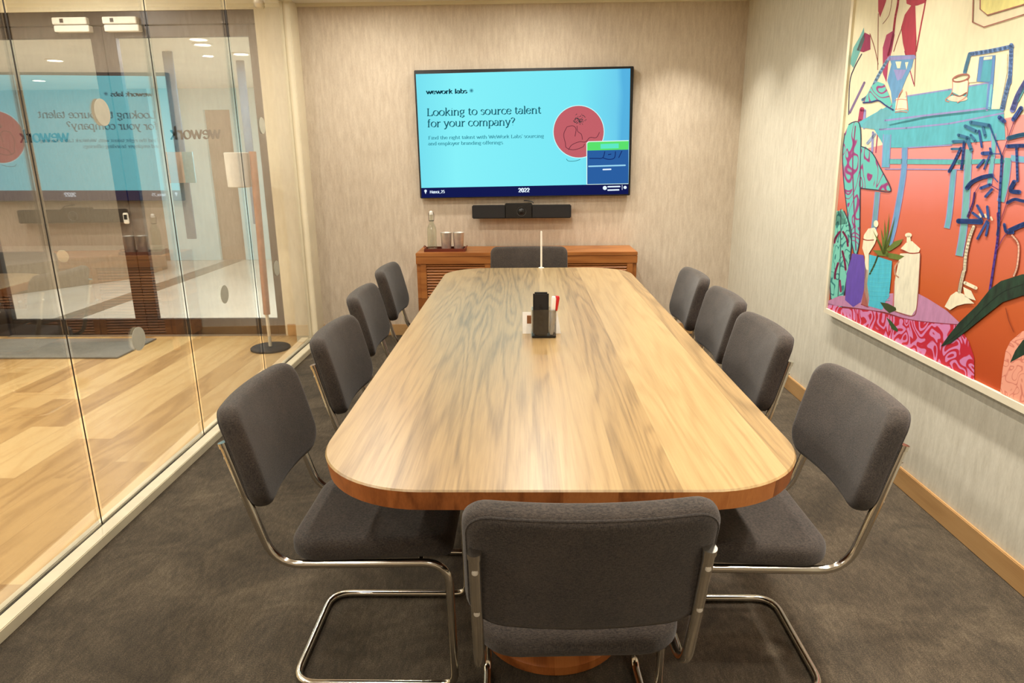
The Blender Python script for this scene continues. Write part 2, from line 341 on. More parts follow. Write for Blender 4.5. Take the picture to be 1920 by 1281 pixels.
# ------------------------------------------------------------------ glyphs: broad-nib serif letters
def arc(cx, cy_, rx, ry, a0, a1, n=12): return [(cx+rx*math.cos(math.radians(a0+(a1-a0)*i/n)), cy_+ry*math.sin(math.radians(a0+(a1-a0)*i/n))) for i in range(n+1)]
def sf(x, y, w=.16): return [(x-w, y), (x+w, y)]
G = {
 'w': (1.38, [[(.1, 1), (.42, 0), (.7, .92), (1.0, 0), (1.3, 1)], sf(.1, 1, .13), sf(.7, 1, .1), sf(1.3, 1, .12)]),
 'W': (1.7, [[(.1, 1.4), (.5, 0), (.85, 1.3), (1.2, 0), (1.6, 1.4)], sf(.1, 1.4), sf(1.6, 1.4)]),
 'e': (.86, [arc(.43, .5, .36, .5, 8, 330, 20), [(.08, .55), (.78, .55)]]),
 'o': (.98, [arc(.49, .5, .40, .5, 0, 360, 24)]),
 'r': (.70, [[(.2, 0), (.2, 1)], [(.2, .66), (.36, .9), (.58, .97), (.64, .86)], sf(.2, 0), [(.06, 1), (.2, 1)]]),
 'k': (.94, [[(.2, 0), (.2, 1.5)], [(.24, .42), (.7, .98)], [(.4, .6), (.8, 0)], sf(.2, 0), sf(.8, 0, .12), sf(.7, 1, .13), [(.06, 1.5), (.2, 1.5)]]),
 'l': (.44, [[(.22, 0), (.22, 1.5)], sf(.22, 0), [(.08, 1.5), (.22, 1.5)]]),
 'a': (.84, [arc(.42, .72, .26, .27, 160, 0, 10)+[(.68, .1), (.8, .0)], arc(.36, .28, .29, .28, 60, 350, 16)]),
 'b': (.94, [[(.2, .02), (.2, 1.5)], arc(.48, .5, .36, .5, 145, -145, 20), [(.06, 1.5), (.2, 1.5)]]),
 's': (.72, [[(.62, .78)]+arc(.36, .75, .22, .24, 40, 200, 8)+arc(.36, .27, .27, .26, 70, -150, 10)]),
 'L': (1.02, [[(.24, 0), (.24, 1.4)], [(.08, 0), (.9, 0), (.94, .32)], sf(.24, 1.4, .18)]),
 'i': (.44, [[(.22, 0), (.22, 1)], sf(.22, 0), [(.08, 1), (.22, 1)], [(.17, 1.34), (.27, 1.34)]]),
 'n': (1.02, [[(.2, 0), (.2, 1)], [(.2, .7)]+arc(.52, .66, .28, .32, 150, 0, 8)+[(.8, 0)], sf(.2, 0), sf(.8, 0), [(.06, 1), (.2, 1)]]),
 'm': (1.54, [[(.2, 0), (.2, 1)], [(.2, .7)]+arc(.5, .66, .27, .32, 150, 0, 8)+[(.77, 0)], [(.77, .7)]+arc(1.06, .66, .27, .32, 150, 0, 8)+[(1.33, 0)], sf(.2, 0, .13), sf(.77, 0, .13), sf(1.33, 0, .13), [(.06, 1), (.2, 1)]]),
 'g': (.88, [arc(.4, .66, .29, .33, 0, 360, 18), [(.3, .36), (.18, .18), (.4, .06), (.68, -.04), (.74, -.24), (.42, -.44), (.12, -.3), (.24, -.02)], [(.62, .9), (.82, 1)]]),
 't': (.62, [[(.26, 1.3), (.26, .2), (.4, 0), (.58, .1)], [(.06, 1), (.54, 1)]]),
 'u': (1.02, [[(.2, 1), (.2, .3)]+arc(.49, .3, .29, .3, 180, 330, 8)+[(.8, .3)], [(.8, 1), (.8, 0)], [(.06, 1), (.2, 1)], [(.66, 1), (.8, 1)], [(.8, 0), (.94, 0)]]),
 'c': (.82, [arc(.45, .5, .37, .5, 40, 325, 18)]),
 'f': (.60, [[(.58, 1.42), (.4, 1.5), (.26, 1.3), (.26, 0)], [(.06, 1), (.5, 1)], sf(.26, 0)]),
 'y': (.92, [[(.12, 1), (.48, .02)], [(.82, 1), (.4, -.3), (.2, -.46), (.08, -.36)], sf(.14, 1), sf(.8, 1, .12)]),
 'p': (.96, [[(.2, 1), (.2, -.46)], arc(.5, .5, .36, .5, 145, -145, 20), sf(.2, -.46), [(.06, 1), (.2, 1)]]),
 'd': (.98, [[(.78, 0), (.78, 1.5)], arc(.46, .5, .36, .5, 35, 325, 20), [(.64, 1.5), (.78, 1.5)], [(.78, 0), (.92, 0)]]),
 'h': (1.02, [[(.2, 0), (.2, 1.5)], [(.2, .7)]+arc(.52, .66, .28, .32, 150, 0, 8)+[(.8, 0)], sf(.2, 0), sf(.8, 0), [(.06, 1.5), (.2, 1.5)]]),
 'F': (.98, [[(.24, 0), (.24, 1.4), (.86, 1.4)], [(.24, .74), (.7, .74)], sf(.24, 0)]),
 'H': (1.2, [[(.22, 0), (.22, 1.4)], [(.96, 0), (.96, 1.4)], [(.22, .72), (.96, .72)]]),
 'R': (1.05, [[(.22, 0), (.22, 1.4), (.6, 1.4), (.8, 1.1), (.6, .74), (.22, .74)], [(.5, .74), (.9, 0)]]),
 '?': (.76, [[(.12, 1.2)]+arc(.38, 1.16, .27, .3, 150, -50, 12)+[(.36, .62), (.36, .42)], [(.31, .06), (.41, .06)]]),
 "'": (.3, [[(.15, 1.5), (.15, 1.2)]]), '.': (.36, [[(.13, .06), (.23, .06)]]), ',': (.36, [[(.2, .1), (.12, -.2)]]), ' ': (.46, []), '_': (.8, [[(.05, -.1), (.75, -.1)]]),
 '2': (.9, [[(.12, 1.05)]+arc(.44, 1.04, .3, .36, 160, -30, 10)+[(.14, .04), (.8, .04)]]), '0': (.94, [arc(.46, .7, .33, .7, 0, 360, 20)]), '5': (.9, [[(.74, 1.4), (.26, 1.4), (.2, .85)]+arc(.42, .46, .33, .44, 110, -150, 12)]),
 ':': (.36, [[(.13, .2), (.23, .2)], [(.13, .8), (.23, .8)]]),
}
def ribbon(pts, hw):
    """variable-width stroke as quads; hw(dx, dy) -> half width"""
    n = len(pts); L, R = [], []
    for i in range(n):
        a = pts[max(i-1, 0)]; b = pts[min(i+1, n-1)]; dx, dy = b[0]-a[0], b[1]-a[1]; l = math.hypot(dx, dy) or 1; dx /= l; dy /= l; h = hw(dx, dy)
        L.append((pts[i][0]-dy*h, pts[i][1]+dx*h)); R.append((pts[i][0]+dy*h, pts[i][1]-dx*h))
    return [[L[i], L[i+1], R[i+1], R[i]] for i in range(n-1)]
def densify(p):
    o = [p[0]]
    for a, b in zip(p, p[1:]):
        for k in (.03, .97, 1): o.append((a[0]+(b[0]-a[0])*k, a[1]+(b[1]-a[1])*k))
    return o
def text_quads(s, weight):
    x = 0; out = []
    for ch in s:
        adv, strokes = G[ch]
        for st in strokes:
            p = [(x+a, b) for a, b in (densify(st) if len(st) < 9 else st)]
            out += ribbon(p, lambda dx, dy: weight*(.32+.68*abs(dx*-.42-dy*.9)))
        x += adv
    return out, x

# ------------------------------------------------------------------ layered flat graphics on one real plane (screen, canvas, lettering)
class Flat:
    def __init__(s, to3d, normal, step=.00025, clip=None): s.f = to3d; s.n = Vector(normal).normalized(); s.k = 1; s.step = step; s.bm = bmesh.new(); s.clip = clip; s.mats = []
    def mi(s, m):
        if m not in s.mats: s.mats.append(m)
        return s.mats.index(m)
    def layer(s): s.k += 1
    def poly(s, pts, m, up=True):
        P = [s.f(*p) for p in pts]
        if s.clip: P = s.clip(P)
        if len(P) < 3: return
        try: fc = s.bm.faces.new([s.bm.verts.new(p+s.n*s.step*s.k) for p in P]); fc.material_index = s.mi(m)
        except ValueError: return
        fc.normal_update()
        if fc.normal.dot(s.n) < 0: fc.normal_flip()
    def stroke(s, pts, w, m, cap=True):
        for q in ribbon(pts, lambda dx, dy: w/2): s.poly(q, m)
        for p in pts if cap else []: s.poly(arc(p[0], p[1], w/2, w/2, 0, 360, 10)[:-1], m)
    def build(s, name, parent=None): return finish(name, s.bm, s.mats, parent, smooth=None)
def smooth_line(p, n=5):
    if len(p) < 3: return p
    P = [p[0]]+list(p)+[p[-1]]; out = []
    for i in range(1, len(P)-2):
        for k in range(n):
            t = k/n; a, b, c, d = P[i-1], P[i], P[i+1], P[i+2]
            out.append(tuple(.5*(2*b[j]+(c[j]-a[j])*t+(2*a[j]-5*b[j]+4*c[j]-d[j])*t*t+(3*b[j]-a[j]-3*c[j]+d[j])*t**3) for j in (0, 1)))
    out.append(p[-1]); return out

# ------------------------------------------------------------------ doors at the corridor's end
YD = YW+.03
def leaf(name, x0, x1, g0, g1, lab, hx):
    d = bpy.data.objects.new(name, None); COL.objects.link(d); struct(d, lab)
    bm = bmesh.new()
    box(bm, x0, g0, YD, YD+.05, .005, DZ-.10, .003); box(bm, g1, x1, YD, YD+.05, .005, DZ-.10, .003)
    box(bm, g0, g1, YD, YD+.05, .005, .138, .003); box(bm, g0, g1, YD, YD+.05, 2.355, DZ-.10, .003)
    finish('door_frame', bm, M['bronze'], d)
    bx('glass_pane', (g0, g1, YD+.02, YD+.028, .138, 2.355), M['dglass'], d, smooth=False)
    return d
dl = leaf('door_1', DX0, -3.228, -4.385, -3.322, 'left dark framed glass door of the pair', 0)
dr = leaf('door_2', -3.222, DX1-.005, -3.128, -2.102, 'right dark framed glass door of the pair', 0)
bm = bmesh.new()
box(bm, DX0-.12, DX0, YD-.02, YD+.08, 0, DZ, .003); box(bm, DX0, DX1, YD-.02, YD+.08, DZ-.095, DZ, .003); struct(finish('trim_20', bm, M['bronze']), 'dark frame around the double door')
bx('trim_21', (DX0, DX1, YW-.02, YW+.12, -.001, .004), M['band'])['kind'] = 'structure'
# lettering on the door glass: reads from the lobby side, mirrored from inside
def door_text(parent, xr, x0, z):
    q, adv = text_quads('wework', .15); wtot = xr-x0; s = wtot/adv
    fl = Flat(lambda u, v: Vector((xr-u*s, YD+.0185, z+v*s*.95)), (0, -1, 0), .0002)
    for p in q: fl.poly(p, M['black'])
    return fl.build('lettering', parent)
door_text(dr, on_plane(412, 252, (0, YD, 0), (0, 1, 0)).x, on_plane(316, 252, (0, YD, 0), (0, 1, 0)).x, on_plane(365, 260, (0, YD, 0), (0, 1, 0)).z)
door_text(dl, on_plane(127, 258, (0, YD, 0), (0, 1, 0)).x, on_plane(33, 258, (0, YD, 0), (0, 1, 0)).x, on_plane(80, 266, (0, YD, 0), (0, 1, 0)).z)
pd = on_plane(115, 481, (0, YD, 0), (0, 1, 0))
bm = bmesh.new(); lathe(bm, [(.052, 0), (.052, .001)], 32); o = finish('safety_dot', bm, M['dot']); o.rotation_euler = (PI/2, 0, 0); o.location = (pd.x, YD+.019, pd.z)
tag(o, 'round pale dot sticker on the left door glass', 'sticker', 'round safety dots on the glass')
# magnetic locks at the head, keypad on the stile
for x0, x1, lab in ((-3.557, -3.286, 'white magnetic lock box at the top of the left door'), (-3.173, -2.905, 'white magnetic lock box at the top of the right door')):
    r = root('magnetic_lock', lab, 'door lock', ((x0+x1)/2, YD-.02, 2.39), group='magnetic locks above the doors'); w = (x1-x0)/2
    bx('lock_body', (-w, w-.01, -.045, 0, .052, .10), M['white'], r, .004)
    bx('strike_plate', (-w+.004, w, -.040, .02, 0, .045), M['white'], r, .004)
    bx('status_window', (-w*.55, -w*.35, -.047, -.044, .062, .09), M['black'], r)
kp = root('door_keypad', 'small white access reader on the stile between the two doors', 'keypad', (-3.26, YD, .99))
bx('reader_body', (-.022, .022, -.016, 0, -.045, .045), M['white'], kp, .006); bx('reader_face', (-.014, .014, -.018, -.015, -.01, .03), M['black'], kp, .002)

# ------------------------------------------------------------------ lamps
def downlight(x, y, z, power, lab, group, r=.055, col=WARM, spread=180):
    t = root('ceiling_light', lab, 'ceiling light', (x, y, z), group=group)
    bm = bmesh.new(); lathe(bm, [(r, -.001), (r+.018, -.001), (r+.018, -.006), (r, -.012), (r, -.001)], 32, cap=False); finish('trim_ring', bm, M['white'], t)
    bm = bmesh.new(); lathe(bm, [(0, -.004), (r, -.004), (r, -.001)], 32, cap=False); finish('lens', bm, M['lens'], t)
    L = bpy.data.lights.new('light', 'AREA'); L.shape = 'DISK'; L.size = r*2; L.energy = power; L.color = col; L.spread = math.radians(spread)
    lo = bpy.data.objects.new('light', L); COL.objects.link(lo); lo.parent = t; lo.location = (0, 0, -.016)
    return t
for i, y in enumerate((-.6, .1, .8, 1.5, 2.2, 2.9, 3.6, 4.3, 5.0)):
    downlight(1.15, y, ZC, P_WASH, 'recessed ceiling light in the row beside the painting wall', 'wall wash lights', spread=90)
for x in (-1.1, .1):  # unseen lamps, added to brighten the left aisle, table and back wall
    for y in (-.5, .9, 2.3, 3.7, 4.75):
        downlight(x, y, ZC, P_ROOM, 'unseen recessed ceiling light added to brighten the meeting room', 'added room ceiling lights')
for x, y in ((-2.5, .4), (-2.5, 2.0), (-2.5, 3.6), (-4.0, .4), (-4.0, 2.0), (-4.0, 3.6), (-3.2, 4.7)):
    downlight(x, y, ZCC, P_CORR, 'recessed ceiling light in the oak floored corridor', 'corridor ceiling lights', col=(1, .965, .86))
for px, py, lab in ((103, 112, 'lobby ceiling light behind the left door, the upper one'), (73, 150, 'lobby ceiling light behind the left door, the lower one'), (372, 72, 'lobby ceiling light seen at the top of the right door, upper of the close pair'), (380, 82, 'lobby ceiling light seen at the top of the right door, lower of the close pair'), (452, 100, 'lobby ceiling light near the right edge of the right door glass')):
    p = on_plane(px, py, (0, 0, ZL), (0, 0, 1)); downlight(p.x, p.y, ZL, P_LOBBY*.45, lab, 'lobby ceiling lights', .07, (.98, 1, .97))
for x, y in ((-2.3, 6.4), (-2.2, 8.6), (-6.3, 6.6)):
    downlight(x, y, ZL, P_LOBBY, 'ceiling light in the lobby near the double door', 'lobby ceiling lights', .07, (.96, 1, .98))

# ------------------------------------------------------------------ lobby pieces
p = on_plane(303, 90, (0, 6.75, 0), (0, 1, 0)); q = on_plane(367, 448, (0, 6.75, 0), (0, 1, 0))
tag(bx('hanging_strip', (p.x, p.x+.095, 6.74, 6.76, q.z, ZL), M['blue'], bev=.004), 'tall slim blue grey strip hanging in the lobby, left of the doorway', 'hanging panel', 'blue grey hanging strips')
p2 = on_plane(444, 130, (0, 7.4, 0), (0, 1, 0)); q2 = on_plane(485, 420, (0, 7.4, 0), (0, 1, 0))
tag(bx('hanging_strip', (p2.x, p2.x+.085, 7.39, 7.41, q2.z, ZL), M['blue'], bev=.004), 'tall slim blue grey strip hanging in the lobby, right of the doorway', 'hanging panel', 'blue grey hanging strips')
sg = root('reflection_panel', 'small brown and blue folded panel, invented in place of a reflection, on the left blue strip behind the right door', 'panel', (p.x+.06, 6.725, 0))  # invented folded panel, standing in for a reflection in the glass
za = on_plane(335, 285, (0, 6.7, 0), (0, 1, 0)).z; zb = on_plane(335, 343, (0, 6.7, 0), (0, 1, 0)).z
bm = bmesh.new(); prism(bm, [(-.10, -.09), (.02, -.02), (.02, 0), (-.10, -.075)], zb, za); finish('brown_panel', bm, M['panelbrown'], sg)
bm = bmesh.new(); prism(bm, [(.02, -.02), (.16, -.10), (.16, -.085), (.02, 0)], zb, za); finish('blue_panel', bm, M['panelblue'], sg)

# floor lamp in the corridor beyond the glass
fl_ = root('floor_lamp', 'floor lamp with pale drum shade, slanting copper pole and round black base', 'lamp', (-2.01, 5.06, 0))
bm = bmesh.new(); lathe(bm, [(.0, .0), (.145, 0), (.15, .004), (.15, .014), (.143, .02), (0, .022)], 40, cap=False); finish('base', bm, M['blackmat'], fl_)
bm = bmesh.new(); tube(bm, [(0, 0, .02), (0, 0, .14), (-.002, 0, .30)], .013, 12); finish('stem', bm, M['pframe'], fl_)
bm = bmesh.new(); tube(bm, [(.0, 0, .28), (.012, 0, .9), (.022, 0, 1.50)], .026, 16); finish('pole', bm, M['copper'], fl_)
bm = bmesh.new(); lathe(bm, [(.060, 1.245), (.075, 1.245), (.082, 1.25), (.086, 1.49), (.080, 1.494), (.074, 1.49), (.070, 1.26), (.060, 1.245)], 36, c=(-.10, 0), cap=False); finish('lamp_shade', bm, M['shade'], fl_)
# doormat
bm = bmesh.new(); box(bm, -4.75, -3.08, 4.80, 5.36, .0, .012, .003); tag(finish('doormat', bm, M['mat']), 'flat grey doormat on the oak floor before the double door', 'doormat')
# small detector at the head of the partition jamb
ds = root('ceiling_sensor', 'small grey sensor at the top of the glass partition by the jamb', 'sensor', (-1.915, 5.30, 2.50))
bm = bmesh.new(); lathe(bm, [(.0, 0), (.03, .004), (.042, .02), (.045, .05)], 24, cap=False); finish('housing', bm, M['steel'], ds)
bx('bracket', (-.03, .056, -.02, .02, .04, .07), M['steel'], ds)

# ------------------------------------------------------------------ meeting table
TX0, TX1, TY0, TY1, TZ = -.500, .662, 1.303, 4.368, .74
tb = root('meeting_table', 'long wooden meeting table with rounded corners and pale plank top', 'table', ((TX0+TX1)/2, (TY0+TY1)/2, 0))
w_, l_ = TX1-TX0, TY1-TY0
out = rrect(w_, l_, .27, 14, 18)
bm = bmesh.new()
a = [bm.verts.new((x*(1-.006/w_), y*(1-.006/l_), TZ)) for x, y in out]; b = [bm.verts.new((x, y, TZ-.004)) for x, y in out]
f = bm.faces.new(a)
for i in range(len(a)): j = (i+1) % len(a); bm.faces.new((a[i], a[j], b[j], b[i]))
c = [bm.verts.new(v.co) for v in b]; d = [bm.verts.new((x*(1-.01), y*(1-.004), TZ-.050)) for x, y in out]; e = [bm.verts.new((x*(1-.03), y*(1-.012), TZ-.054)) for x, y in out]
for A, B in ((c, d), (d, e)):
    for i in range(len(A)): j = (i+1) % len(A); bm.faces.new((A[i], A[j], B[j], B[i])).material_index = 1
bm.faces.new(e).material_index = 1
finish('tabletop', bm, [M['table'], M['edge']], tb)
for py in (-1.02, 0, 1.02):
    bm = bmesh.new(); lathe(bm, [(0, 0), (.215, 0), (.22, .004), (.22, .03), (.212, .036), (.075, .04), (.062, .06), (.058, .36), (.062, .64), (.12, .665), (.16, .686)], 48, c=(0, py), cap=False)
    o = finish('pedestal', bm, M['edge'], tb); 

# ------------------------------------------------------------------ chairs
def back_def(w):
    def f(u, v, n):      # u across, v up the pad, n forward; leaning back, curved round the sitter
        z = .690+v*math.cos(.24); y = -.304-(v)*math.sin(.24)+n*math.cos(.2)
        y += .030*(u/(w/2))**2 - .012 - .10*(v)**2*2
        return (u, y, z+n*.2)
    return f
def seat_def(u, v, n):
    return (u, v+.005, .437+n+.012*(v/.22)-.010*math.exp(-((u/.13)**2+(v/.13)**2)) * (n > 0) - .02*max(0, (v-.14)/.08)**2)
def make_chair(label, wide=1.0, screws=True):
    t = root('cantilever_chair', label, 'chair', group='charcoal cantilever chairs round the table')
    W = .45*wide; X = .203*wide
    bm = bmesh.new(); pad(bm, rrect(W, .292, [.045, .045, .07, .07], 7, 16), W, .292, .062, .024, .006, back_def(W)); br = finish('backrest', bm, M['fab'], t, angle=180)
    F = back_def(W); bm = bmesh.new(); k = .008
    tube(bm, [F(x*(1-2*k/W), y*(1-2*k/.292), -.0235) for x, y in rrect(W, .292, [.045, .045, .07, .07], 7, 16)], .0028, 6, True); finish('piping', bm, M['pipe'], br)
    sw, sd = .425*wide, .44
    bm = bmesh.new(); pad(bm, rrect(sw, sd, [.05, .05, .085, .085], 7, 14), sw, sd, .062, .022, .007, seat_def); st = finish('seat', bm, M['fab'], t, angle=180)
    bm = bmesh.new(); tube(bm, [seat_def(x*(1-.016/sw), y*(1-.016/sd), .0205) for x, y in rrect(sw, sd, [.05, .05, .085, .085], 7, 14)], .0028, 6, True); finish('piping', bm, M['pipe'], st)
    # one bent chrome tube
    s = [(-X, -.341, .733), (-X, -.297, .57), (-X, -.245, .392), (-X, .215, .400), (-X, .222, .012), (-X, -.236, .012), (X, -.236, .012), (X, .222, .012), (X, .215, .400), (X, -.245, .392), (X, -.297, .57), (X, -.341, .733)]
    pts = [Vector(s[0]), Vector(s[1])]
    pts += fillet(s[1:4], .075)[1:-1] + fillet(s[2:5], .07)[1:-1] + fillet(s[3:6], .04)[1:-1] + fillet(s[4:7], .07)[1:-1]
    pts += [Vector((-p_.x, p_.y, p_.z)) for p_ in pts[::-1]]
    bm = bmesh.new(); tube(bm, pts, .0115, 14); finish('frame', bm, M['chrome'], t)
    bm = bmesh.new(); tube(bm, [(-X, .14, .398), (X, .14, .398)], .008, 10); finish('seat_rail', bm, M['chrome'], t)
    bm = bmesh.new(); tube(bm, [(-X, -.14, .396), (X, -.14, .396)], .008, 10); finish('seat_rail', bm, M['chrome'], t)
    for sx in (-1, 1):
        bm = bmesh.new(); tube(bm, [(sx*X, -.3405, .730), (sx*X, -.3440, .744)], .0132, 16); finish('end_cap', bm, M['chrome'], t)
        for (yy, zz) in ((-.3435, .700), (-.3130, .590)):
            bm = bmesh.new(); tube(bm, [(sx*X, yy+.002, zz), (sx*X, yy-.0015, zz+.0004)], .0058, 12); tube(bm, [(sx*X, yy-.0015, zz+.0004), (sx*X, yy-.0025, zz+.0006)], .0035, 10); finish('screw', bm, M['steel'], t)
    return t
def copy_tree(o, parent=None):
    c_ = o.copy(); COL.objects.link(c_)
    if parent: c_.parent = parent
    for ch in list(o.children): copy_tree(ch, c_)
    return c_
proto = make_chair('x')
def place(o, x, y, deg, label): o.location = (x, y, 0); o.rotation_euler = (0, 0, math.radians(deg)); o['label'] = label
chairs = [
 (-.420, 1.755, -90, 'charcoal fabric cantilever chair on the left side of the table, nearest the camera'),
 (-.388, 2.41, -91, 'charcoal fabric cantilever chair on the left side, second from the camera'),
 (-.450, 3.14, -89, 'charcoal fabric cantilever chair on the left side, third from the camera'),
 (-.475, 3.86, -90, 'charcoal fabric cantilever chair on the left side, farthest, before the sideboard end'),
 (.582, 1.735, 90, 'charcoal fabric cantilever chair on the right side, nearest the camera, below the painting'),
 (.568, 2.43, 91, 'charcoal fabric cantilever chair on the right side, second from the camera'),
 (.590, 3.00, 90, 'charcoal fabric cantilever chair on the right side, third from the camera'),
 (.590, 3.59, 90, 'charcoal fabric cantilever chair on the right side, farthest from the camera'),
 (.108, 1.415, 2.0, 'charcoal fabric cantilever chair at the near table end, seen from behind')]
for i, (x, y, dg, lab) in enumerate(chairs):
    place(proto if i == 0 else copy_tree(proto), x, y, dg, lab)
for o_ in COL.objects:
    if o_.get('label', '').endswith('seen from behind'): o_.scale = (1.05, 1, 1)
fc = make_chair('x', 1.2); place(fc, .03, 4.40, 180, 'wide charcoal chair at the far table end, in front of the sideboard')

# ------------------------------------------------------------------ sideboard
sx0, sx1, sy0, sy1, sz = -.826, .850, 5.05, 5.455, .748
sb = root('sideboard', 'orange brown wooden sideboard with louvred doors under the screen', 'sideboard', ((sx0+sx1)/2, (sy0+sy1)/2, 0))
hw, hd = (sx1-sx0)/2, (sy1-sy0)/2
bx('top_panel', (-hw, hw, -hd, hd, sz-.028, sz), M['teak'], sb, .003)
bm = bmesh.new(); box(bm, -hw+.002, -hw+.03, -hd+.02, hd, .08, sz-.0285); box(bm, hw-.03, hw-.002, -hd+.02, hd, .08, sz-.0285); box(bm, -hw+.03, hw-.03, -hd+.04, hd, .08, .11); box(bm, -hw+.03, hw-.03, hd-.012, hd, .11, sz-.0285); finish('carcass', bm, M['teak'], sb)
bm = bmesh.new(); box(bm, -hw, hw, -hd+.002, -hd+.02, sz-.085, sz-.0285, .002); finish('front_rail', bm, M['teak'], sb)
dw = (2*hw-.06)/3
for k in range(3):
    a0 = -hw+.03+dw*k+.002; a1 = a0+dw-.004; bm = bmesh.new(); z0, z1 = .10, sz-.087; fy = -hd+.004
    box(bm, a0, a0+.045, fy, fy+.022, z0, z1, .002); box(bm, a1-.045, a1, fy, fy+.022, z0, z1, .002)
    box(bm, a0+.045, a1-.045, fy, fy+.022, z0, z0+.045, .002)
    z = z0+.055
    while z < z1-.006:
        vs = [(fy+.004, z), (fy+.018, z+.016), (fy+.021, z+.013), (fy+.007, z-.003)]
        A = [bm.verts.new((a0+.045, yy, zz)) for yy, zz in vs]; B = [bm.verts.new((a1-.045, yy, zz)) for yy, zz in vs]
        for i in range(4): j = (i+1) % 4; bm.faces.new((A[i], A[j], B[j], B[i]))
        z += .0215
    dd = finish('door', bm, M['teak'], sb, smooth=False)
    bm = bmesh.new(); tube(bm, [(a1-.02, fy, .42), (a1-.02, fy-.018, .42)], .009, 12); finish('knob', bm, M['steel'], dd)
for ax in (-hw+.03, hw-.03):
    for ay in (-hd+.05, hd-.04): bx('leg', (ax-.02, ax+.02, ay-.02, ay+.02, 0, .08), M['teak'], sb, .003)
# tray, bottle, tumblers
ty, tz = 5.19, sz
tr = root('serving_tray', 'small reddish wood tray on the left end of the sideboard', 'tray', (-.612, ty, tz))
bm = bmesh.new(); box(bm, -.158, .158, -.075, .075, 0, .008); box(bm, -.158, -.148, -.075, .075, .008, .024, .002); box(bm, .148, .158, -.075, .075, .008, .024, .002); box(bm, -.148, .148, -.075, -.067, .008, .024, .002); box(bm, -.148, .148, .067, .075, .008, .024, .002); finish('tray_body', bm, M['tray'], tr)
for s in (-1, 1):
    bm = bmesh.new(); tube(bm, fillet([(s*.153, -.03, .020), (s*.166, -.03, .036), (s*.166, .03, .036), (s*.153, .03, .020)], .01, 4), .004, 8); finish('handle', bm, M['tray'], tr)
bt = root('glass_bottle', 'clear swing-top glass bottle on the tray, left of the tumblers', 'bottle', (-.715, ty, tz+.008))
bm = bmesh.new(); lathe(bm, [(0, .001), (.034, .001), (.038, .006), (.038, .15), (.034, .178), (.020, .205), (.0150, .225), (.0140, .258), (.017, .262), (.017, .268), (.0110, .268), (.0110, .225), (.017, .200), (.031, .172), (.035, .148), (.035, .010), (0, .006)], 36, cap=False); finish('bottle_body', bm, M['bottle'], bt)
bm = bmesh.new(); lathe(bm, [(.0, .268), (.013, .268), (.015, .276), (.013, .290), (.006, .296), (0, .297)], 20, cap=False); finish('stopper', bm, M['paper'], bt)
bm = bmesh.new(); tube(bm, fillet([(-.018, 0, .222), (-.022, 0, .262), (-.017, 0, .286), (.017, 0, .286), (.022, 0, .262), (.018, 0, .222)], .01, 4), .0016, 6); tube(bm, [(.0185*math.cos(2*PI*i/20), .0185*math.sin(2*PI*i/20), .222) for i in range(20)], .002, 6, True); finish('wire_clip', bm, M['seal'], bt)
tu = root('steel_tumbler', 'brushed steel tumbler on the tray, next to the glass bottle', 'tumbler', (-.606, ty, tz+.008), group='steel tumblers')
bm = bmesh.new(); lathe(bm, [(0, 0), (.034, 0), (.036, .003), (.044, .128), (.0455, .131), (.0440, .132), (.042, .128), (.034, .006), (0, .004)], 40, cap=False); finish('tumbler_body', bm, M['steel'], tu)
t2 = copy_tree(tu); t2.location.x = -.510; t2['label'] = 'brushed steel tumbler on the tray, the one farther from the bottle'

# ------------------------------------------------------------------ television
YT = 5.41
TVc = [(-.829, 2.083), (.824, 2.091), (.828, 1.153), (-.826, 1.125)]
tv = root('television', 'large wall-mounted television showing a cyan slide', 'television', (0, 0, 0))
ang = math.atan2(.010, 1.65)
bx_ = bmesh.new(); box(bx_, -.829, .829, -.022, .03, -.475, .475, .004); tvb = finish('housing', bx_, M['black'], tv)
tvb.location = (0, YT+.022, 1.614); tvb.rotation_euler = (0, -ang, 0)
bx('wall_bracket', (-.3, .3, YT+.053, YW-.002, 1.4, 1.8), M['blackmat'], tv)
def E(c, s=1.0, _c={}):
    k = (c, s)
    if k not in _c: _c[k] = emis('screen_%d' % len(_c), c, s)
    return _c[k]
SB = 1.12
cyan = E((118, 220, 232), SB); navy = E((22, 28, 84), .9); ink = E((30, 96, 112), .9); inkb = E((16, 60, 78), .8); whitee = E((225, 240, 255), 1.1)
S = Flat(lambda x, y: on_plane(x, y, (0, YT-.0005, 0), (0, 1, 0)), (0, -1, 0), .00022)
# cyan field with its bluer right edge, as shown on the panel
t = NT('screen_field'); ob = t.new('ShaderNodeSeparateXYZ', {0: t.coord()}).outputs
fx = t.math('ADD', t.math('MULTIPLY', ob[0], .62), .5)
ec = t.ramp(t.math('ADD', fx, t.math('MULTIPLY', t.noise(t.coord(), 2.2, 1), .06)), [(0.0, (112, 212, 228)), (.2, (128, 230, 238)), (.8, (116, 220, 234)), (.97, (104, 196, 226)), (1.0, (82, 170, 214))])
en = t.new('ShaderNodeEmission', {'Color': ec, 'Strength': SB}); t.t.links.new(en.outputs[0], t.out.inputs[0]); field = t.m
S.poly([(779.5, 139), (1182, 128.5), (1178.5, 345), (790, 352.5)], field); S.layer()
S.poly([(790, 352.5), (1178.5, 345), (1178, 364), (790.5, 371)], navy); S.layer()
S.poly(arc(1085, 247, 48.5, 50, 0, 360, 48)[:-1], E((190, 240, 240), SB)); S.layer()
S.poly(arc(1085, 247, 47, 48.5, 0, 360, 48)[:-1], E((200, 100, 108), .95)); S.layer()
dk = E((110, 52, 66), .8)
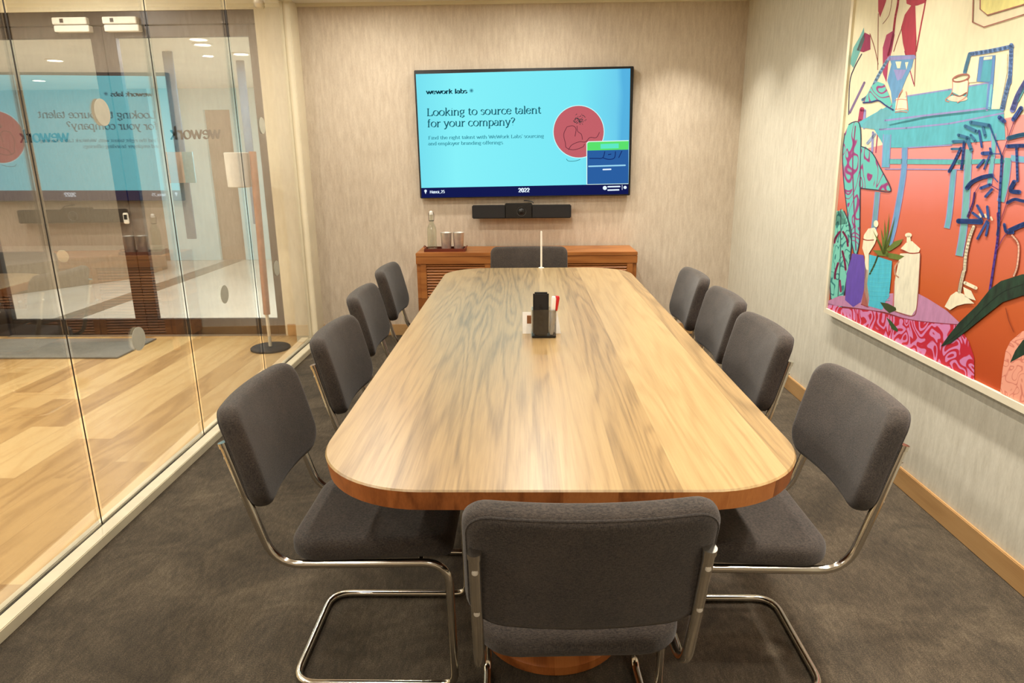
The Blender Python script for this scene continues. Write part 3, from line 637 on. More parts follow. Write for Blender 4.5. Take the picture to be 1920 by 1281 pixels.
for ln in ([(1063, 238), (1057, 252), (1060, 268), (1062, 277), (1075, 281), (1092, 276), (1096, 270)], [(1066, 281), (1072, 272), (1086, 266), (1098, 266), (1106, 258), (1118, 258), (1124, 248)], [(1063, 238), (1074, 236), (1080, 242), (1078, 256)], [(1082, 236), (1083, 246), (1090, 252), (1092, 262)], [(1062, 298), (1066, 302), (1078, 302), (1088, 299)]):
    S.stroke(smooth_line(ln), 1.1, dk if ln[0][1] < 290 else E((70, 150, 160), .8), False)
for k in range(46):
    a_ = random.uniform(0, 2*PI); rr = random.uniform(0, 1)**.7*12; cx_, cy2 = 1087+rr*math.cos(a_)*1.0, 224+rr*math.sin(a_)*.95
    S.stroke([(cx_, cy2), (cx_+random.uniform(-3.5, 3.5), cy2+random.uniform(-3, 3))], 1.1, E((88, 72, 76), .7), False)
S.layer()
# little call window, lower right of the slide
S.poly([(1099.5, 268), (1103, 265), (1178.8, 263), (1178.2, 345), (1099.8, 346.5)], E((215, 245, 235), SB)); S.layer()
S.poly([(1101, 269), (1104, 266.5), (1178.8, 264.5), (1178.4, 280.5), (1101, 282.5)], E((92, 226, 110), 1.0)); S.poly([(1101, 282.5), (1178.4, 280.5), (1178.1, 344), (1101, 345.5)], E((46, 100, 170), .9)); S.layer()
S.poly([(1126, 270), (1160, 269), (1160, 278), (1126, 279)], E((96, 232, 200), 1.0))
S.stroke([(1104, 312), (1172, 310)], 2.6, E((160, 220, 245), 1.0)); S.stroke([(1131, 318), (1145, 317.5)], 2.6, whitee)
for ln in ([(1105, 297), (1118, 297), (1130, 296), (1134, 284)], [(1130, 296), (1142, 299), (1152, 296), (1154, 284)], [(1160, 296), (1166, 283)], [(1140, 290), (1146, 289)]): S.stroke(smooth_line(ln), 1.6, E((26, 50, 116), .8), False)
S.layer()
def stext(s, x, y, xend, xh, m, wt, slope=-.022):
    q, adv = text_quads(s, wt); k = (xend-x)/adv
    for p_ in q: S.poly([(x+u*k, y+slope*u*k-v*xh) for u, v in p_], m)
stext('wework labs', 799, 176.5, 876, 5.6, inkb, .17)
for a_ in range(0, 180, 36): S.stroke([(884-4*math.cos(math.radians(a_)), 170-4*math.sin(math.radians(a_))), (884+4*math.cos(math.radians(a_)), 170+4*math.sin(math.radians(a_)))], .9, E((60, 140, 160), .9), False)
stext('Looking to source talent', 800, 217.5, 1015, 9.6, ink, .105)
stext('for your company?', 801, 238.5, 966, 9.6, ink, .105)
inks = E((62, 150, 166), .95)
stext("Find the right talent with WeWork Labs' sourcing", 803, 261.5, 1020, 4.2, inks, .13, -.016)
stext('and employer branding offerings.', 803, 272.5, 945, 4.2, inks, .13, -.016)
stext('Hanoi_25', 806, 362.5, 834, 3.6, whitee, .17)
S.poly(arc(798, 358, 2.4, 2.4, 0, 360, 12)[:-1], whitee); S.poly([(796, 359), (800, 359), (798, 364)], whitee)
stext('2022', 972, 360.5, 993, 5.2, whitee, .2)
S.poly(arc(1134, 352.5, 3.8, 3.8, 0, 360, 16)[:-1], whitee)
S.stroke([(1140, 350.3), (1162, 349.7)], 2.6, whitee); S.stroke([(1140, 356.6), (1160, 356)], 2.6, whitee); S.stroke([(1166.5, 347), (1166.5, 356)], .9, whitee, False); S.poly(arc(1172, 351.5, 3, 3, 0, 360, 12)[:-1], whitee)
scr = S.build('screen', tv)
# camera bar
cb = root('video_soundbar', 'black video bar with a round camera on the wall under the television', 'video bar', (-.024, 5.40, 1.026))
bx('speaker_body', (-.390, .392, -.035, .035, -.050, .052), M['blackmat'], cb, .006)
bx('camera_block', (-.13, .085, -.040, .030, -.048, .066), M['black'], cb, .005)
bm = bmesh.new(); lathe(bm, [(0, 0), (.026, 0), (.034, .002), (.036, .006), (.036, .012)], 32, cap=False); o = finish('lens_ring', bm, M['steel'], cb); o.rotation_euler = (PI/2, 0, 0); o.location = (0, -.038, .004); o.scale = (1, 1, .5)
bm = bmesh.new(); lathe(bm, [(0, .012), (.02, .010), (.026, .004), (.028, 0)], 32, cap=False); o = finish('lens', bm, M['black'], cb); o.rotation_euler = (PI/2, 0, 0); o.location = (0, -.040, .004)
bx('mount', (-.1, .1, .035, YW-5.40, -.03, .03), M['blackmat'], cb)
bm = bmesh.new(); tube(bm, [(.095, .01, .064), (.085, .015, .076), (.05, .03, .083), (.02, .045, .084)], .004, 8); finish('cable', bm, M['black'], cb)

# ------------------------------------------------------------------ things on the table
orx, ory = .075, 2.60
og = root('desk_organizer', 'clear acrylic pen holder with a black base in the middle of the table', 'organizer', (orx, ory, TZ))
bx('base', (-.048, .048, -.03, .03, 0, .010), M['black'], og, .003)
bm = bmesh.new(); box(bm, -.048, .048, -.0305, -.0275, .010, .115); box(bm, -.048, .048, .0275, .0305, .010, .115); box(bm, -.048, -.045, -.0275, .0275, .010, .115); box(bm, .045, .048, -.0275, .0275, .010, .115); finish('clear_wall', bm, M['acrylic'], og, smooth=False)
rc = root('remote_control', 'black remote control standing upright in the clear holder', 'remote control', (orx-.012, ory-.012, TZ+.0105))
bx('remote_body', (-.031, .031, -.009, .009, 0, .172), M['blackmat'], rc, .006)
for k in range(5):
    bm = bmesh.new(); tube(bm, [(0, -.0088, .03+.022*k), (0, -.0105, .03+.022*k)], .005, 10); finish('button', bm, M['black'], rc)
def marker(x, y, tilt, lab, mb, mc):
    r = root('whiteboard_marker', lab, 'marker', (x, y, TZ+.0115)); r.rotation_euler = (0, tilt, 0)
    bm = bmesh.new(); lathe(bm, [(0, 0), (.006, 0), (.0075, .006), (.0075, .095)], 16); finish('barrel', bm, mb, r)
    bm = bmesh.new(); lathe(bm, [(.0095, .096), (.0100, .146), (.007, .154), (0, .155)], 16, cap=False); bm.faces.new([v for v in bm.verts if abs(v.co.z-.096) < 1e-6]); finish('cap', bm, mc, r)
marker(orx+.030, ory-.014, math.radians(3), 'white marker with a white cap beside the black remote in the holder', M['paper'], M['paper'])
marker(orx+.030, ory+.004, math.radians(9), 'marker with a red cap leaning out of the right of the holder', M['paper'], M['red'])
bm = bmesh.new()
def card(name, pts3, m, lab, cat, th=.0012):
    bm = bmesh.new(); vs = [Vector(p_) for p_ in pts3]; n = (vs[1]-vs[0]).cross(vs[-1]-vs[0]).normalized()*th
    a = [bm.verts.new(p_) for p_ in vs]; b = [bm.verts.new(p_+n) for p_ in vs]; bm.faces.new(a); bm.faces.new(b[::-1])
    for i in range(len(a)): j = (i+1) % len(a); bm.faces.new((a[i], a[j], b[j], b[i]))
    return tag(finish(name, bm, m, smooth=False), lab, cat)
def tent(name, x0, x1, y, dy, h, lab, flare=0):
    t = root(name, lab, 'card', ((x0+x1)/2, y, TZ)); w = (x1-x0)/2
    for s, nm in ((-1, 'front_leaf'), (1, 'rear_leaf')):
        bm = bmesh.new(); q = [(-w-(0 if flare >= 0 else -flare), s*dy, .0005), (w+max(flare, 0), s*dy, .0005), (w, s*.001, h), (-w, s*.001, h)]
        a = [bm.verts.new(p_) for p_ in q]; b = [bm.verts.new((p_[0], p_[1]+s*.0012, p_[2])) for p_ in q]; bm.faces.new(a); bm.faces.new(b)
        for i in range(4): j = (i+1) % 4; bm.faces.new((a[i], a[j], b[j], b[i]))
        finish(nm, bm, M['paper'], t, smooth=False)
tent('table_card', -.010, .024, 2.665, .022, .085, 'white folded card standing left of the pen holder')
tent('table_card', .100, .132, 2.665, .022, .085, 'white folded card standing right of the pen holder', .014)
tag(bx('paper_tag', (.008, .026, 2.632, 2.638, TZ+.045, TZ+.078), M['tan'], og), 'x', 'x')
o = bpy.data.objects['paper_tag']; o.location = (-orx, -ory, -TZ)
for k in ('label', 'category'): del o[k]
rd = root('slim_rod', 'slim upright white rod at the far edge of the table, before the far chair', 'rod', (.108, 4.352, TZ))
bm = bmesh.new(); lathe(bm, [(0, 0), (.018, 0), (.018, .003), (.009, .006), (0, .006)], 20, cap=False); finish('foot', bm, M['paper'], rd)
bm = bmesh.new(); lathe(bm, [(0, .005), (.0060, .006), (.0060, .228), (.005, .238), (0, .240)], 16, cap=False); finish('stick', bm, M['paper'], rd)

# ------------------------------------------------------------------ painting
PA = Vector((1.640, 0, .60)); PN = Vector((1.0, 0, .04/1.6)).normalized(); PU = Vector((-PN.z, 0, PN.x))  # hangs tipped slightly forward
Y0, Y1, Z0, Z1 = 1.30, 3.598, .608, 2.36
def pp(y, s): return Vector((PA.x, 0, PA.z)) + Vector((0, y, 0)) + PU*s          # s = distance up the tilted plane
H_ = Z1-PA.z
pr = root('painting', 'large colourful framed painting of a blue table, chairs and plants', 'painting', (0, 0, 0))
bm = bmesh.new()
def frame_bar(ya, yb, sa, sb_, d0=-.012, d1=.022):
    vs = [pp(y, s)+PN*d for d in (d0, d1) for s in (sa, sb_) for y in (ya, yb)]; V = [bm.verts.new(v) for v in vs]
    for q in ((0, 2, 3, 1), (4, 5, 7, 6), (0, 1, 5, 4), (2, 6, 7, 3), (0, 4, 6, 2), (1, 3, 7, 5)): bm.faces.new([V[i] for i in q])
s0, s1, fw = .008, H_, .026
frame_bar(Y0, Y1, s0, s0+fw); frame_bar(Y0, Y1, s1-fw, s1); frame_bar(Y0, Y0+fw, s0+fw, s1-fw); frame_bar(Y1-fw, Y1, s0+fw, s1-fw)
finish('frame', bm, M['pframe'], pr, smooth=False)
cy0, cy1, cs0, cs1 = Y0+fw, Y1-fw, s0+fw, s1-fw
def clip_canvas(P):
    def tc(p): v = p-PA; return [p.y, v.dot(PU), p]
    pts = [(p.y, (p-PA).dot(PU)) for p in P]
    for ax, lim, sg in ((0, cy0+.001, 1), (0, cy1-.001, -1), (1, cs0+.001, 1), (1, cs1-.001, -1)):
        o_ = []
        for i in range(len(pts)):
            a, b = pts[i-1], pts[i]; ia, ib = (a[ax]-lim)*sg >= 0, (b[ax]-lim)*sg >= 0
            if ia != ib:
                t = (lim-a[ax])/(b[ax]-a[ax]); o_.append(tuple(a[j]+(b[j]-a[j])*t for j in (0, 1)))
            if ib: o_.append(b)
        pts = o_
        if len(pts) < 3: return []
    return [pp(*q) for q in pts]
def paint(name, c, var=.05, rough=.6): 
    c = tuple(x*.94 for x in c); t = NT(name); v = t.coord(); n = t.noise(t.mapping(v, (1, 14, 5)), 3, 3)
    return t.bsdf(t.ramp(n, [(.3, tuple(x*(1-var) for x in c)), (.7, tuple(min(255, x*(1+var)) for x in c))]), rough)
_pc = {}
def C(*c, var=.05):
    if c not in _pc: _pc[c] = paint('paint_%d' % len(_pc), c, var)
    return _pc[c]
t = NT('paint_floor'); oz = t.new('ShaderNodeSeparateXYZ', {0: t.coord()}).outputs
g = t.math('ADD', t.math('DIVIDE', t.math('SUBTRACT', oz[2], .62), .98), t.math('MULTIPLY', t.math('SUBTRACT', t.noise(t.coord(), 3, 3), .5), .12))
floorp = t.bsdf(t.ramp(g, [(0, (176, 64, 12)), (.32, (190, 88, 38)), (.58, (202, 104, 82)), (.8, (222, 138, 136)), (1, (226, 148, 142))]), .6)
def squig(name, c1, c2, scale, w=.10):
    t = NT(name); n = t.noise(t.coord(), scale, 1, .5, .6); r = t.math('ABSOLUTE', t.math('SUBTRACT', t.math('FRACT', t.math('MULTIPLY', n, 7)), .5))
    return t.bsdf(t.ramp(r, [(w, c1), (w+.08, c2)]), .6)
cloth = squig('paint_cloth', (206, 128, 176), (186, 30, 52), 10, .2)
leafm = squig('paint_leaf', (40, 120, 120), (116, 196, 178), 9, .08)
leafs = squig('paint_leaf_spotted', (150, 50, 120), (98, 188, 180), 6, .07)
K = lambda x0, y0, s: (lambda pts: [(x0+a/s, y0+b/s) for a, b in pts])
A_, B_, C_, D_, E_ = K(1590, 0, 5.818), K(1560, 200, 5.825), K(1740, 200, 5.822), K(1540, 380, 4.927), K(1740, 400, 3.372)
V = Flat(lambda x, y: on_plane(x, y, PA, PN), -PN, .00022, clip_canvas)
# the stretched canvas itself
base = [pp(cy0, cs0), pp(cy1, cs0), pp(cy1, cs1), pp(cy0, cs1)]
bmv = V.bm; F0 = [bmv.verts.new(v) for v in base]; F1 = [bmv.verts.new(v+PN*.018) for v in base]
cm = C(236, 228, 194, var=.02); V.mi(cm)
bmv.faces.new(F0); bmv.faces.new(F1)
for i in range(4): j = (i+1) % 4; bmv.faces.new((F0[i], F0[j], F1[j], F1[i]))
V.poly([(1500, 306), (1700, 262), (2150, 165), (2600, 80), (2600, 1400), (1500, 700)], floorp); V.layer()
red, red2, brn, teal, blu, lav, crm, dk_, navyp = C(176, 52, 72), C(172, 62, 100), C(150, 84, 70), C(96, 186, 200), C(104, 158, 204), C(150, 150, 205), C(246, 236, 204), C(60, 58, 84), C(44, 78, 150)
purp, grn, dgrn, pink, brown = C(104, 78, 178), C(104, 122, 48), C(24, 46, 32), C(232, 156, 140), C(166, 106, 92)
def P(conv, pts, m): V.poly(conv(pts), m)
def L(conv, pts, w, m, sm=True): q = conv(pts); V.stroke(smooth_line(q) if sm else q, w, m)
# hanging red plant
P(A_, [(330, -300), (430, -300), (420, 0), (400, 60), (350, 190), (330, 120)], red); P(A_, [(610, -300), (860, -300), (860, 0), (840, 30), (760, 60), (700, 65), (640, 40)], red)
P(A_, [(690, 60), (620, 160), (580, 300), (600, 470), (630, 600), (735, 620), (748, 420), (735, 60)], red)
P(A_, [(500, 330), (420, 380), (380, 520), (380, 800), (420, 900), (440, 700), (480, 550), (510, 380)], red2)
L(A_, [(560, -300), (550, 0), (515, 200), (490, 400), (440, 600)], 4, red); L(A_, [(860, -200), (848, 0), (800, 260), (745, 560)], 2.6, red); L(A_, [(745, 440), (735, 700), (725, 940)], 1.6, brn)
L(A_, [(332, 150), (328, 420), (325, 760)], 1.4, brn); L(A_, [(240, 370), (290, 520), (330, 700)], 1.6, brn); L(A_, [(590, 300), (545, 420), (500, 560)], 1.6, brn); L(A_, [(620, 560), (680, 780), (720, 920)], 2, red2); L(A_, [(480, 0), (450, 160), (380, 260)], 1, brn)
V.layer()
P(A_, [(185, 355), (245, 385), (245, 540), (170, 570), (95, 550), (140, 430)], C(150, 42, 84)); P(A_, [(175, 300), (130, 400), (60, 520), (20, 690), (60, 740), (130, 570), (182, 430)], C(110, 176, 170))
L(A_, [(150, 590), (70, 740), (20, 900), (8, 1250)], 1.8, dk_); L(A_, [(180, 900), (20, 1230)], 4, C(128, 108, 150), False)
V.layer()
# left chair
L(A_, [(430, 660), (330, 830), (230, 1030), (160, 1090)], 5.5, C(124, 160, 196)); P(A_, [(450, 610), (728, 598), (700, 730), (640, 850), (560, 1050), (490, 1180), (470, 1000), (430, 880), (475, 700)], blu); V.layer()
L(A_, [(450, 640), (722, 622)], 7, lav, False); P(A_, [(500, 760), (640, 760), (590, 860), (540, 880)], lav); P(A_, [(520, 672), (585, 670), (570, 745), (540, 745)], crm); P(A_, [(625, 680), (662, 676), (640, 760)], crm)
L(B_, [(330, 30), (310, 160)], 9, red2); L(B_, [(360, 40), (350, 230)], 5, lav); L(B_, [(450, 280), (440, 500)], 4, lav); L(B_, [(500, 290), (480, 500)], 2, red2); L(B_, [(470, 300), (390, 400)], 5, C(150, 170, 200))
V.layer()
# blue table
V.poly([(1700, 180.5), (1856, 154), (1882, 206), (1740, 222), (1640, 242), (1598, 236), (1648, 208)], teal); V.poly([(1638, 240), (1740, 217), (1882, 202), (1886, 262), (1702, 277), (1660, 277)], C(90, 182, 198)); V.layer()
for ln, w in (([(1700, 180.5), (1780, 168), (1856, 155)], 2.6), ([(1660, 226), (1740, 216), (1850, 203)], 3.6), ([(1650, 243), (1700, 240), (1780, 232), (1882, 212)], 3.2), ([(1702, 277), (1785, 272)], 2.4)): V.stroke(ln, w, lav)
L(A_, [(1540, 900), (1520, 1200)], 4, lav); P(B_, [(340, 190), (540, 20), (640, 40), (660, 90), (560, 150), (640, 210), (560, 260), (340, 230)], C(104, 176, 190))
V.stroke([(1660, 303), (1800, 304), (1880, 302)], 9, C(96, 184, 186)); V.stroke([(1660, 298.5), (1800, 299)], 1.6, lav); V.stroke([(1660, 317), (1810, 318)], 2.2, lav)
for pts, w, m in (([(1664, 252), (1661, 314)], 13, C(104, 176, 208)), ([(1697, 277), (1694, 330), (1678, 420), (1667, 460)], 9, blu), ([(1646, 360), (1640, 420), (1634, 460)], 8, C(110, 160, 176)), ([(1817, 280), (1812, 380), (1806, 440), (1799, 480)], 12, C(112, 176, 178)), ([(1789, 318), (1781, 400), (1776, 428)], 9, C(104, 172, 190)), ([(1891, 296), (1886, 340), (1877, 378)], 12, C(100, 180, 176)), ([(1864, 250), (1863, 286), (1856, 345)], 7, C(110, 186, 190)), ([(1896, 296), (1930, 300), (1990, 300)], 10, C(110, 176, 200))):
    V.stroke(smooth_line(pts) if len(pts) > 2 else pts, w+2.6, lav, False); V.k += .3; V.stroke(smooth_line(pts) if len(pts) > 2 else pts, w-.6, m, False); V.k -= .3
V.layer()
# right chair
P(A_, [(1440, 620), (1615, 600), (1592, 900), (1562, 1190), (1505, 1190), (1540, 900), (1410, 890)], C(98, 142, 200)); P(A_, [(1620, 600), (1745, 585), (1740, 800), (1660, 1190), (1570, 1190), (1600, 900)], crm); P(A_, [(1345, 630), (1438, 622), (1405, 895), (1320, 900)], crm); V.layer()
L(A_, [(1335, 590), (1560, 555), (1795, 505)], 7.5, C(110, 146, 200)); L(A_, [(1332, 590), (1300, 700), (1278, 790)], 6.5, C(110, 166, 204)); L(A_, [(1788, 490), (1780, 700), (1768, 900)], 7.5, C(104, 140, 200)); L(A_, [(1768, 860), (1720, 1050), (1690, 1190)], 8, C(116, 150, 204))
P(A_, [(1482, 665), (1580, 655), (1558, 890), (1450, 885)], C(84, 168, 190)); P(A_, [(1490, 622), (1582, 612), (1576, 645), (1484, 655)], crm); L(A_, [(1570, 930), (1545, 1180)], 4, C(120, 196, 210))
L(A_, [(2060, 700), (1940, 900), (1860, 1040), (1800, 1200)], 10, C(108, 120, 190)); L(A_, [(1960, 900), (1860, 1100)], 4, C(108, 180, 190))
V.layer()
# cups
P(A_, [(1145, 860), (1318, 880), (1305, 1010), (1230, 1045), (1140, 1000)], crm); P(A_, arc(1200, 1075, 110, 34, 0, 360, 24)[:-1], C(240, 214, 190)); P(A_, [(530, 1070), (645, 1060), (650, 1200), (520, 1210)], crm); V.layer()
el = [(1240+math.cos(a)*92*math.cos(-.25)-math.sin(a)*36*math.sin(-.25), 852+math.cos(a)*92*math.sin(-.25)+math.sin(a)*36*math.cos(-.25)) for a in [2*PI*i/24 for i in range(25)]]
V.stroke(A_(el), 3.2, brown, False); L(A_, [(1148, 870), (1140, 1010), (1070, 1090), (1110, 1110)], 1.6, pink); L(A_, [(1320, 880), (1310, 1000), (1290, 1060), (1200, 1120)], 1.6, pink); L(A_, [(1140, 1020), (1220, 1050), (1300, 1010)], 2.2, brown)
for yy in (1090, 1195, 1225): L(A_, [(520, yy), (590, yy-8), (650, yy)], 1.4, pink)
L(A_, [(600, 980), (560, 1050), (530, 1190)], 1.6, pink); L(A_, [(640, 1000), (650, 1100), (660, 1210)], 1.6, pink)
# framed mirror in the picture
P(A_, [(1450, -400), (1450, 100), (1530, 165), (1920, 50), (2600, -150), (2600, -400)], C(238, 230, 150)); V.layer()
L(A_, [(1385, -400), (1365, 240)], 2, brown, False); L(A_, [(1365, 240), (1490, 295), (1920, 160), (2600, -50)], 2.2, brown, False); L(A_, [(1450, -400), (1450, 100), (1530, 165), (1920, 50), (2600, -150)], 2.4, brown, False)
# spotted leaves on the left
V.poly([(1592, 234), (1601, 229), (1611, 230), (1615, 252), (1614, 320), (1613, 420), (1612, 455), (1605, 486), (1597, 450), (1590, 400), (1583, 340), (1581, 290), (1585, 250)], leafs)
P(B_, [(320, 430), (380, 440), (440, 500), (540, 680), (650, 920), (450, 900), (320, 895)], leafs); P(A_, [(170, 1120), (210, 1040), (260, 940), (330, 890), (400, 915), (455, 1040), (500, 1200), (420, 1150), (340, 1095), (260, 1110)], leafs)
P(D_, [(130, 75), (215, 80), (280, 250), (275, 480), (240, 700), (185, 1030), (100, 1000), (78, 600), (100, 300)], leafm); P(B_, [(60, 1150), (120, 1120), (170, 1280), (20, 1300)], leafm); V.layer()
L(A_, [(170, 1120), (260, 1112), (340, 1097), (420, 1152), (500, 1200)], 2.6, C(58, 74, 140)); L(B_, [(320, 430), (440, 500), (540, 680), (650, 920), (450, 905), (320, 890)], 1.8, dk_)
V.stroke(smooth_line([(1592, 234), (1601, 229), (1611, 230), (1615, 252), (1614, 320), (1613, 420), (1612, 455), (1605, 486)]), 1.8, dk_, False); V.stroke(smooth_line([(1585, 250), (1581, 290), (1583, 340), (1590, 400), (1597, 450), (1605, 486)]), 1.8, dk_, False)
V.stroke(smooth_line([(1605, 236), (1600, 300), (1602, 380), (1606, 470)]), 2.2, C(140, 52, 112), False)
L(D_, [(130, 75), (100, 300), (78, 600), (100, 1000)], 2, dk_); L(D_, [(215, 80), (280, 250), (275, 480), (240, 700), (185, 1030)], 2, dk_); L(D_, [(185, 60), (180, 500), (150, 1000)], 1.6, C(56, 90, 96))
for ln in ([(175, 270), (140, 320), (125, 370)], [(205, 270), (240, 330), (250, 400)], [(200, 450), (220, 540), (230, 620)], [(160, 560), (135, 640), (130, 700)], [(175, 720), (185, 820)]): L(D_, ln, 4, C(150, 44, 96))
V.layer()
# front table, its patterned side, pots
V.poly([(1575, 555), (1718, 548), (1741, 560), (1776, 582), (1806, 610), (1776, 607), (1741, 604), (1700, 598), (1660, 585), (1610, 578), (1540, 570)], C(196, 138, 176)); V.poly([(1530, 560), (1580, 577), (1640, 583), (1700, 598), (1741, 604), (1797, 610), (1818, 640), (1828, 670), (1828, 760), (1740, 760), (1500, 640)], cloth); V.layer()
V.stroke(smooth_line([(1580, 577), (1640, 583), (1700, 598), (1741, 604), (1800, 609)]), 1.6, C(150, 50, 70), False)
P(D_, [(290, 470), (395, 485), (420, 620), (415, 760), (370, 920), (300, 965), (225, 900), (240, 650), (280, 520)], purp); P(D_, [(400, 300), (440, 240), (500, 230), (530, 290), (500, 380), (445, 470), (440, 960), (375, 940), (400, 800), (410, 500), (385, 420)], crm)
P(D_, [(410, 620), (440, 620), (440, 960), (375, 940), (400, 800)], C(226, 140, 130)); P(D_, arc(512, 195, 22, 32, 0, 360, 16)[:-1], crm); P(D_, [(735, 470), (917, 465), (915, 600), (885, 980), (840, 1045), (680, 1000), (682, 740)], C(238, 232, 206))
P(D_, [(740, 425), (790, 370), (845, 355), (922, 425), (905, 465), (820, 462)], crm); P(D_, arc(812, 300, 32, 22, 0, 360, 16)[:-1], crm); P(D_, [(797, 305), (828, 305), (835, 365), (795, 365)], crm); V.layer()
L(D_, [(390, 335), (430, 348), (490, 345)], 1.8, C(176, 74, 56)); L(D_, [(740, 440), (830, 468), (915, 462)], 2, C(176, 74, 56)); L(D_, [(922, 470), (915, 620), (890, 960), (845, 1048), (690, 1005)], 1.6, C(160, 84, 70)); L(D_, [(725, 545), (690, 590), (690, 660), (720, 690)], 3, C(236, 190, 160)); L(D_, [(682, 740), (668, 990)], 1.6, C(206, 110, 96)); L(D_, [(375, 940), (440, 965)], 1.6, C(160, 60, 60))
P(D_, [(450, 480), (530, 500), (660, 540), (650, 700), (630, 880), (605, 900), (570, 990), (440, 955), (450, 890), (430, 750), (445, 640)], C(78, 194, 218)); V.layer()
for yy in range(560, 900, 42): L(D_, [(455, yy), (540, yy+10), (640, yy+4)], 1.2, C(96, 214, 232))
for tx, ty_, w in ((480, 250, 4), (515, 330, 4), (555, 230, 3.5), (590, 150, 3.5), (635, 90, 3.5), (690, 120, 3.5), (660, 250, 4), (610, 300, 4)):
    q = D_([(585+(tx-585)*.0, 480), ((585+tx)/2+6, (480+ty_)/2), (tx, ty_)]); V.poly([(q[0][0]-w/2, q[0][1]), (q[1][0]-w/2, q[1][1]), q[2], (q[1][0]+w/2, q[1][1]), (q[0][0]+w/2, q[0][1])], grn)
P(D_, [(600, 440), (680, 360), (765, 335), (730, 390), (640, 450)], grn); P(D_, [(560, 455), (700, 475), (775, 495), (720, 530), (640, 515)], grn); P(D_, [(480, 440), (540, 440), (620, 450), (640, 500), (540, 490)], grn); L(D_, [(530, 490), (500, 570), (455, 660)], 3.2, C(64, 88, 44))
P(D_, [(550, 920), (620, 930), (695, 970), (700, 995), (635, 1020), (590, 980)], C(58, 72, 32)); P(D_, [(608, 1060), (650, 1090), (715, 1170), (712, 1195), (660, 1170)], C(50, 84, 40)); V.layer()
# painted lamp
L(E_, [(295, 85), (268, 160), (245, 270), (238, 360)], 7.6, brown); L(E_, [(232, 365), (215, 440), (203, 510)], 8, brown); L(E_, [(540, 140), (580, 200), (572, 330), (550, 395)], 5, C(180, 80, 50)); V.layer()
L(E_, [(295, 85), (268, 160), (245, 270), (238, 360)], 5, crm); L(E_, [(232, 370), (215, 440), (205, 500)], 5.6, crm); P(E_, [(112, 590), (150, 520), (185, 495), (230, 510), (300, 570), (240, 572), (190, 585), (145, 612)], crm); P(E_, [(230, 465), (280, 490), (310, 552), (240, 530)], crm); L(E_, [(242, 440), (310, 472)], 6.5, crm, False); L(E_, [(540, 140), (580, 200), (572, 330), (550, 395)], 3, C(244, 200, 176)); V.layer()
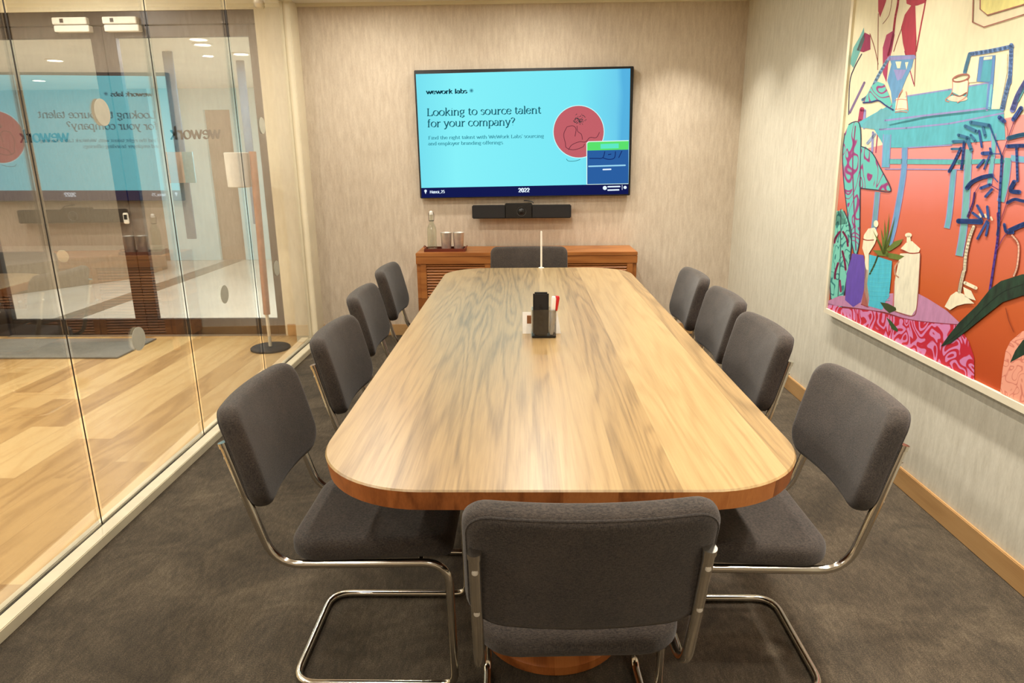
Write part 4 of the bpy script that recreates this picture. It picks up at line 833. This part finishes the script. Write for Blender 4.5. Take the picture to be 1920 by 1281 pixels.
# dark blue plant
NB = navyp; SB_ = C(52, 112, 152)
for pts, w, m in (([(1030, 10), (960, 150), (890, 340), (820, 540)], 1.6, C(120, 50, 90)), ([(680, 190), (740, 340), (800, 490), (820, 560)], 2.6, NB), ([(820, 540), (812, 700), (792, 1050), (785, 1290), (770, 1400)], 4.6, NB), ([(840, 150), (880, 240), (885, 330)], 1.2, C(150, 80, 90)),
    ([(480, 172), (680, 205)], 7, SB_), ([(420, 212), (540, 270)], 6.5, SB_), ([(345, 310), (450, 340)], 6, SB_), ([(285, 380), (410, 380)], 5.5, SB_), ([(270, 462), (360, 460)], 4.5, SB_), ([(370, 450), (300, 600), (240, 710)], 5, NB), ([(405, 390), (390, 560), (375, 680)], 4.6, NB), ([(440, 345), (485, 470)], 7, SB_), ([(480, 310), (530, 375)], 5, SB_), ([(570, 262), (600, 440)], 4, NB), ([(610, 220), (635, 315)], 5, SB_),
    ([(608, 510), (700, 506)], 7, NB), ([(690, 455), (702, 505)], 4, NB), ([(700, 512), (795, 516)], 1.8, NB), ([(552, 662), (622, 582)], 5, NB), ([(680, 540), (625, 680)], 3.4, NB), ([(435, 890), (490, 825), (600, 772), (712, 750)], 7.5, NB), ([(712, 750), (775, 822)], 2, NB), ([(590, 890), (690, 852)], 6, NB), ([(690, 852), (780, 905)], 1.5, C(90, 50, 120)), ([(640, 982), (712, 902)], 5, NB),
    ([(345, 1250), (590, 1252)], 9, NB), ([(445, 1200), (500, 1060), (522, 940)], 3.6, C(84, 44, 120)), ([(522, 940), (580, 845)], 1.2, C(120, 60, 90)), ([(550, 1080), (620, 1200)], 5, NB), ([(660, 1092), (672, 1220)], 5, NB), ([(500, 1160), (590, 1225)], 5, NB), ([(795, 118), (845, 160)], 8, NB), ([(1030, 15), (945, 140)], 8, NB), ([(890, 345), (1048, 305), (1200, 300)], 8, SB_), ([(880, 432), (1048, 424), (1200, 440)], 7, NB), ([(978, 440), (985, 620), (990, 810)], 4.6, NB), ([(955, 820), (915, 915), (1010, 932)], 8, NB), ([(900, 900), (870, 1060), (800, 1260)], 1.8, C(140, 50, 80)), ([(880, 1050), (960, 1012), (1048, 1030), (1150, 1040)], 6, NB)):
    L(C_, pts, w, m)
for pts, w, m in (([(450, 0), (452, 120), (435, 250), (398, 490)], 4.4, C(76, 48, 140)), ([(200, 48), (340, 55)], 9, NB), ([(380, 50), (320, 160)], 4.4, NB), ([(390, 60), (374, 140)], 4.4, NB), ([(490, 70), (504, 118), (545, 122)], 5.5, NB), ([(522, 110), (607, 72), (680, 50)], 9, NB), ([(440, 240), (480, 160), (520, 110)], 1.6, C(120, 50, 110))): L(E_, pts, w, m)
for x, y in ((580, 1190), (640, 1192), (705, 1222)): L(C_, [(x-4, y-14), (x+8, y+12)], 3.6, crm)
V.layer()
# foreground leaves, woven basket
bk = squig('paint_basket', (206, 122, 104), (232, 160, 136), 16, .06)
P(E_, [(500, 870), (530, 810), (607, 745), (800, 720), (900, 800), (900, 1500), (470, 1500), (466, 1120), (480, 990)], bk); L(E_, [(500, 600), (520, 680), (550, 750)], 1.4, C(150, 60, 30)); V.layer()
lf = paint('paint_dark_leaf', (26, 50, 34), .35)
P(E_, [(88, 842), (140, 770), (205, 690), (320, 580), (400, 480), (470, 428), (607, 385), (800, 400), (1000, 560), (800, 520), (607, 520), (480, 562), (380, 640), (250, 745), (150, 822)], lf); P(E_, [(528, 944), (560, 870), (607, 805), (800, 640), (900, 700), (700, 860), (607, 900)], lf); V.layer()
L(E_, [(95, 838), (230, 735), (360, 600), (480, 500), (607, 450)], 1.2, C(16, 32, 22))
V.build('canvas', pr)
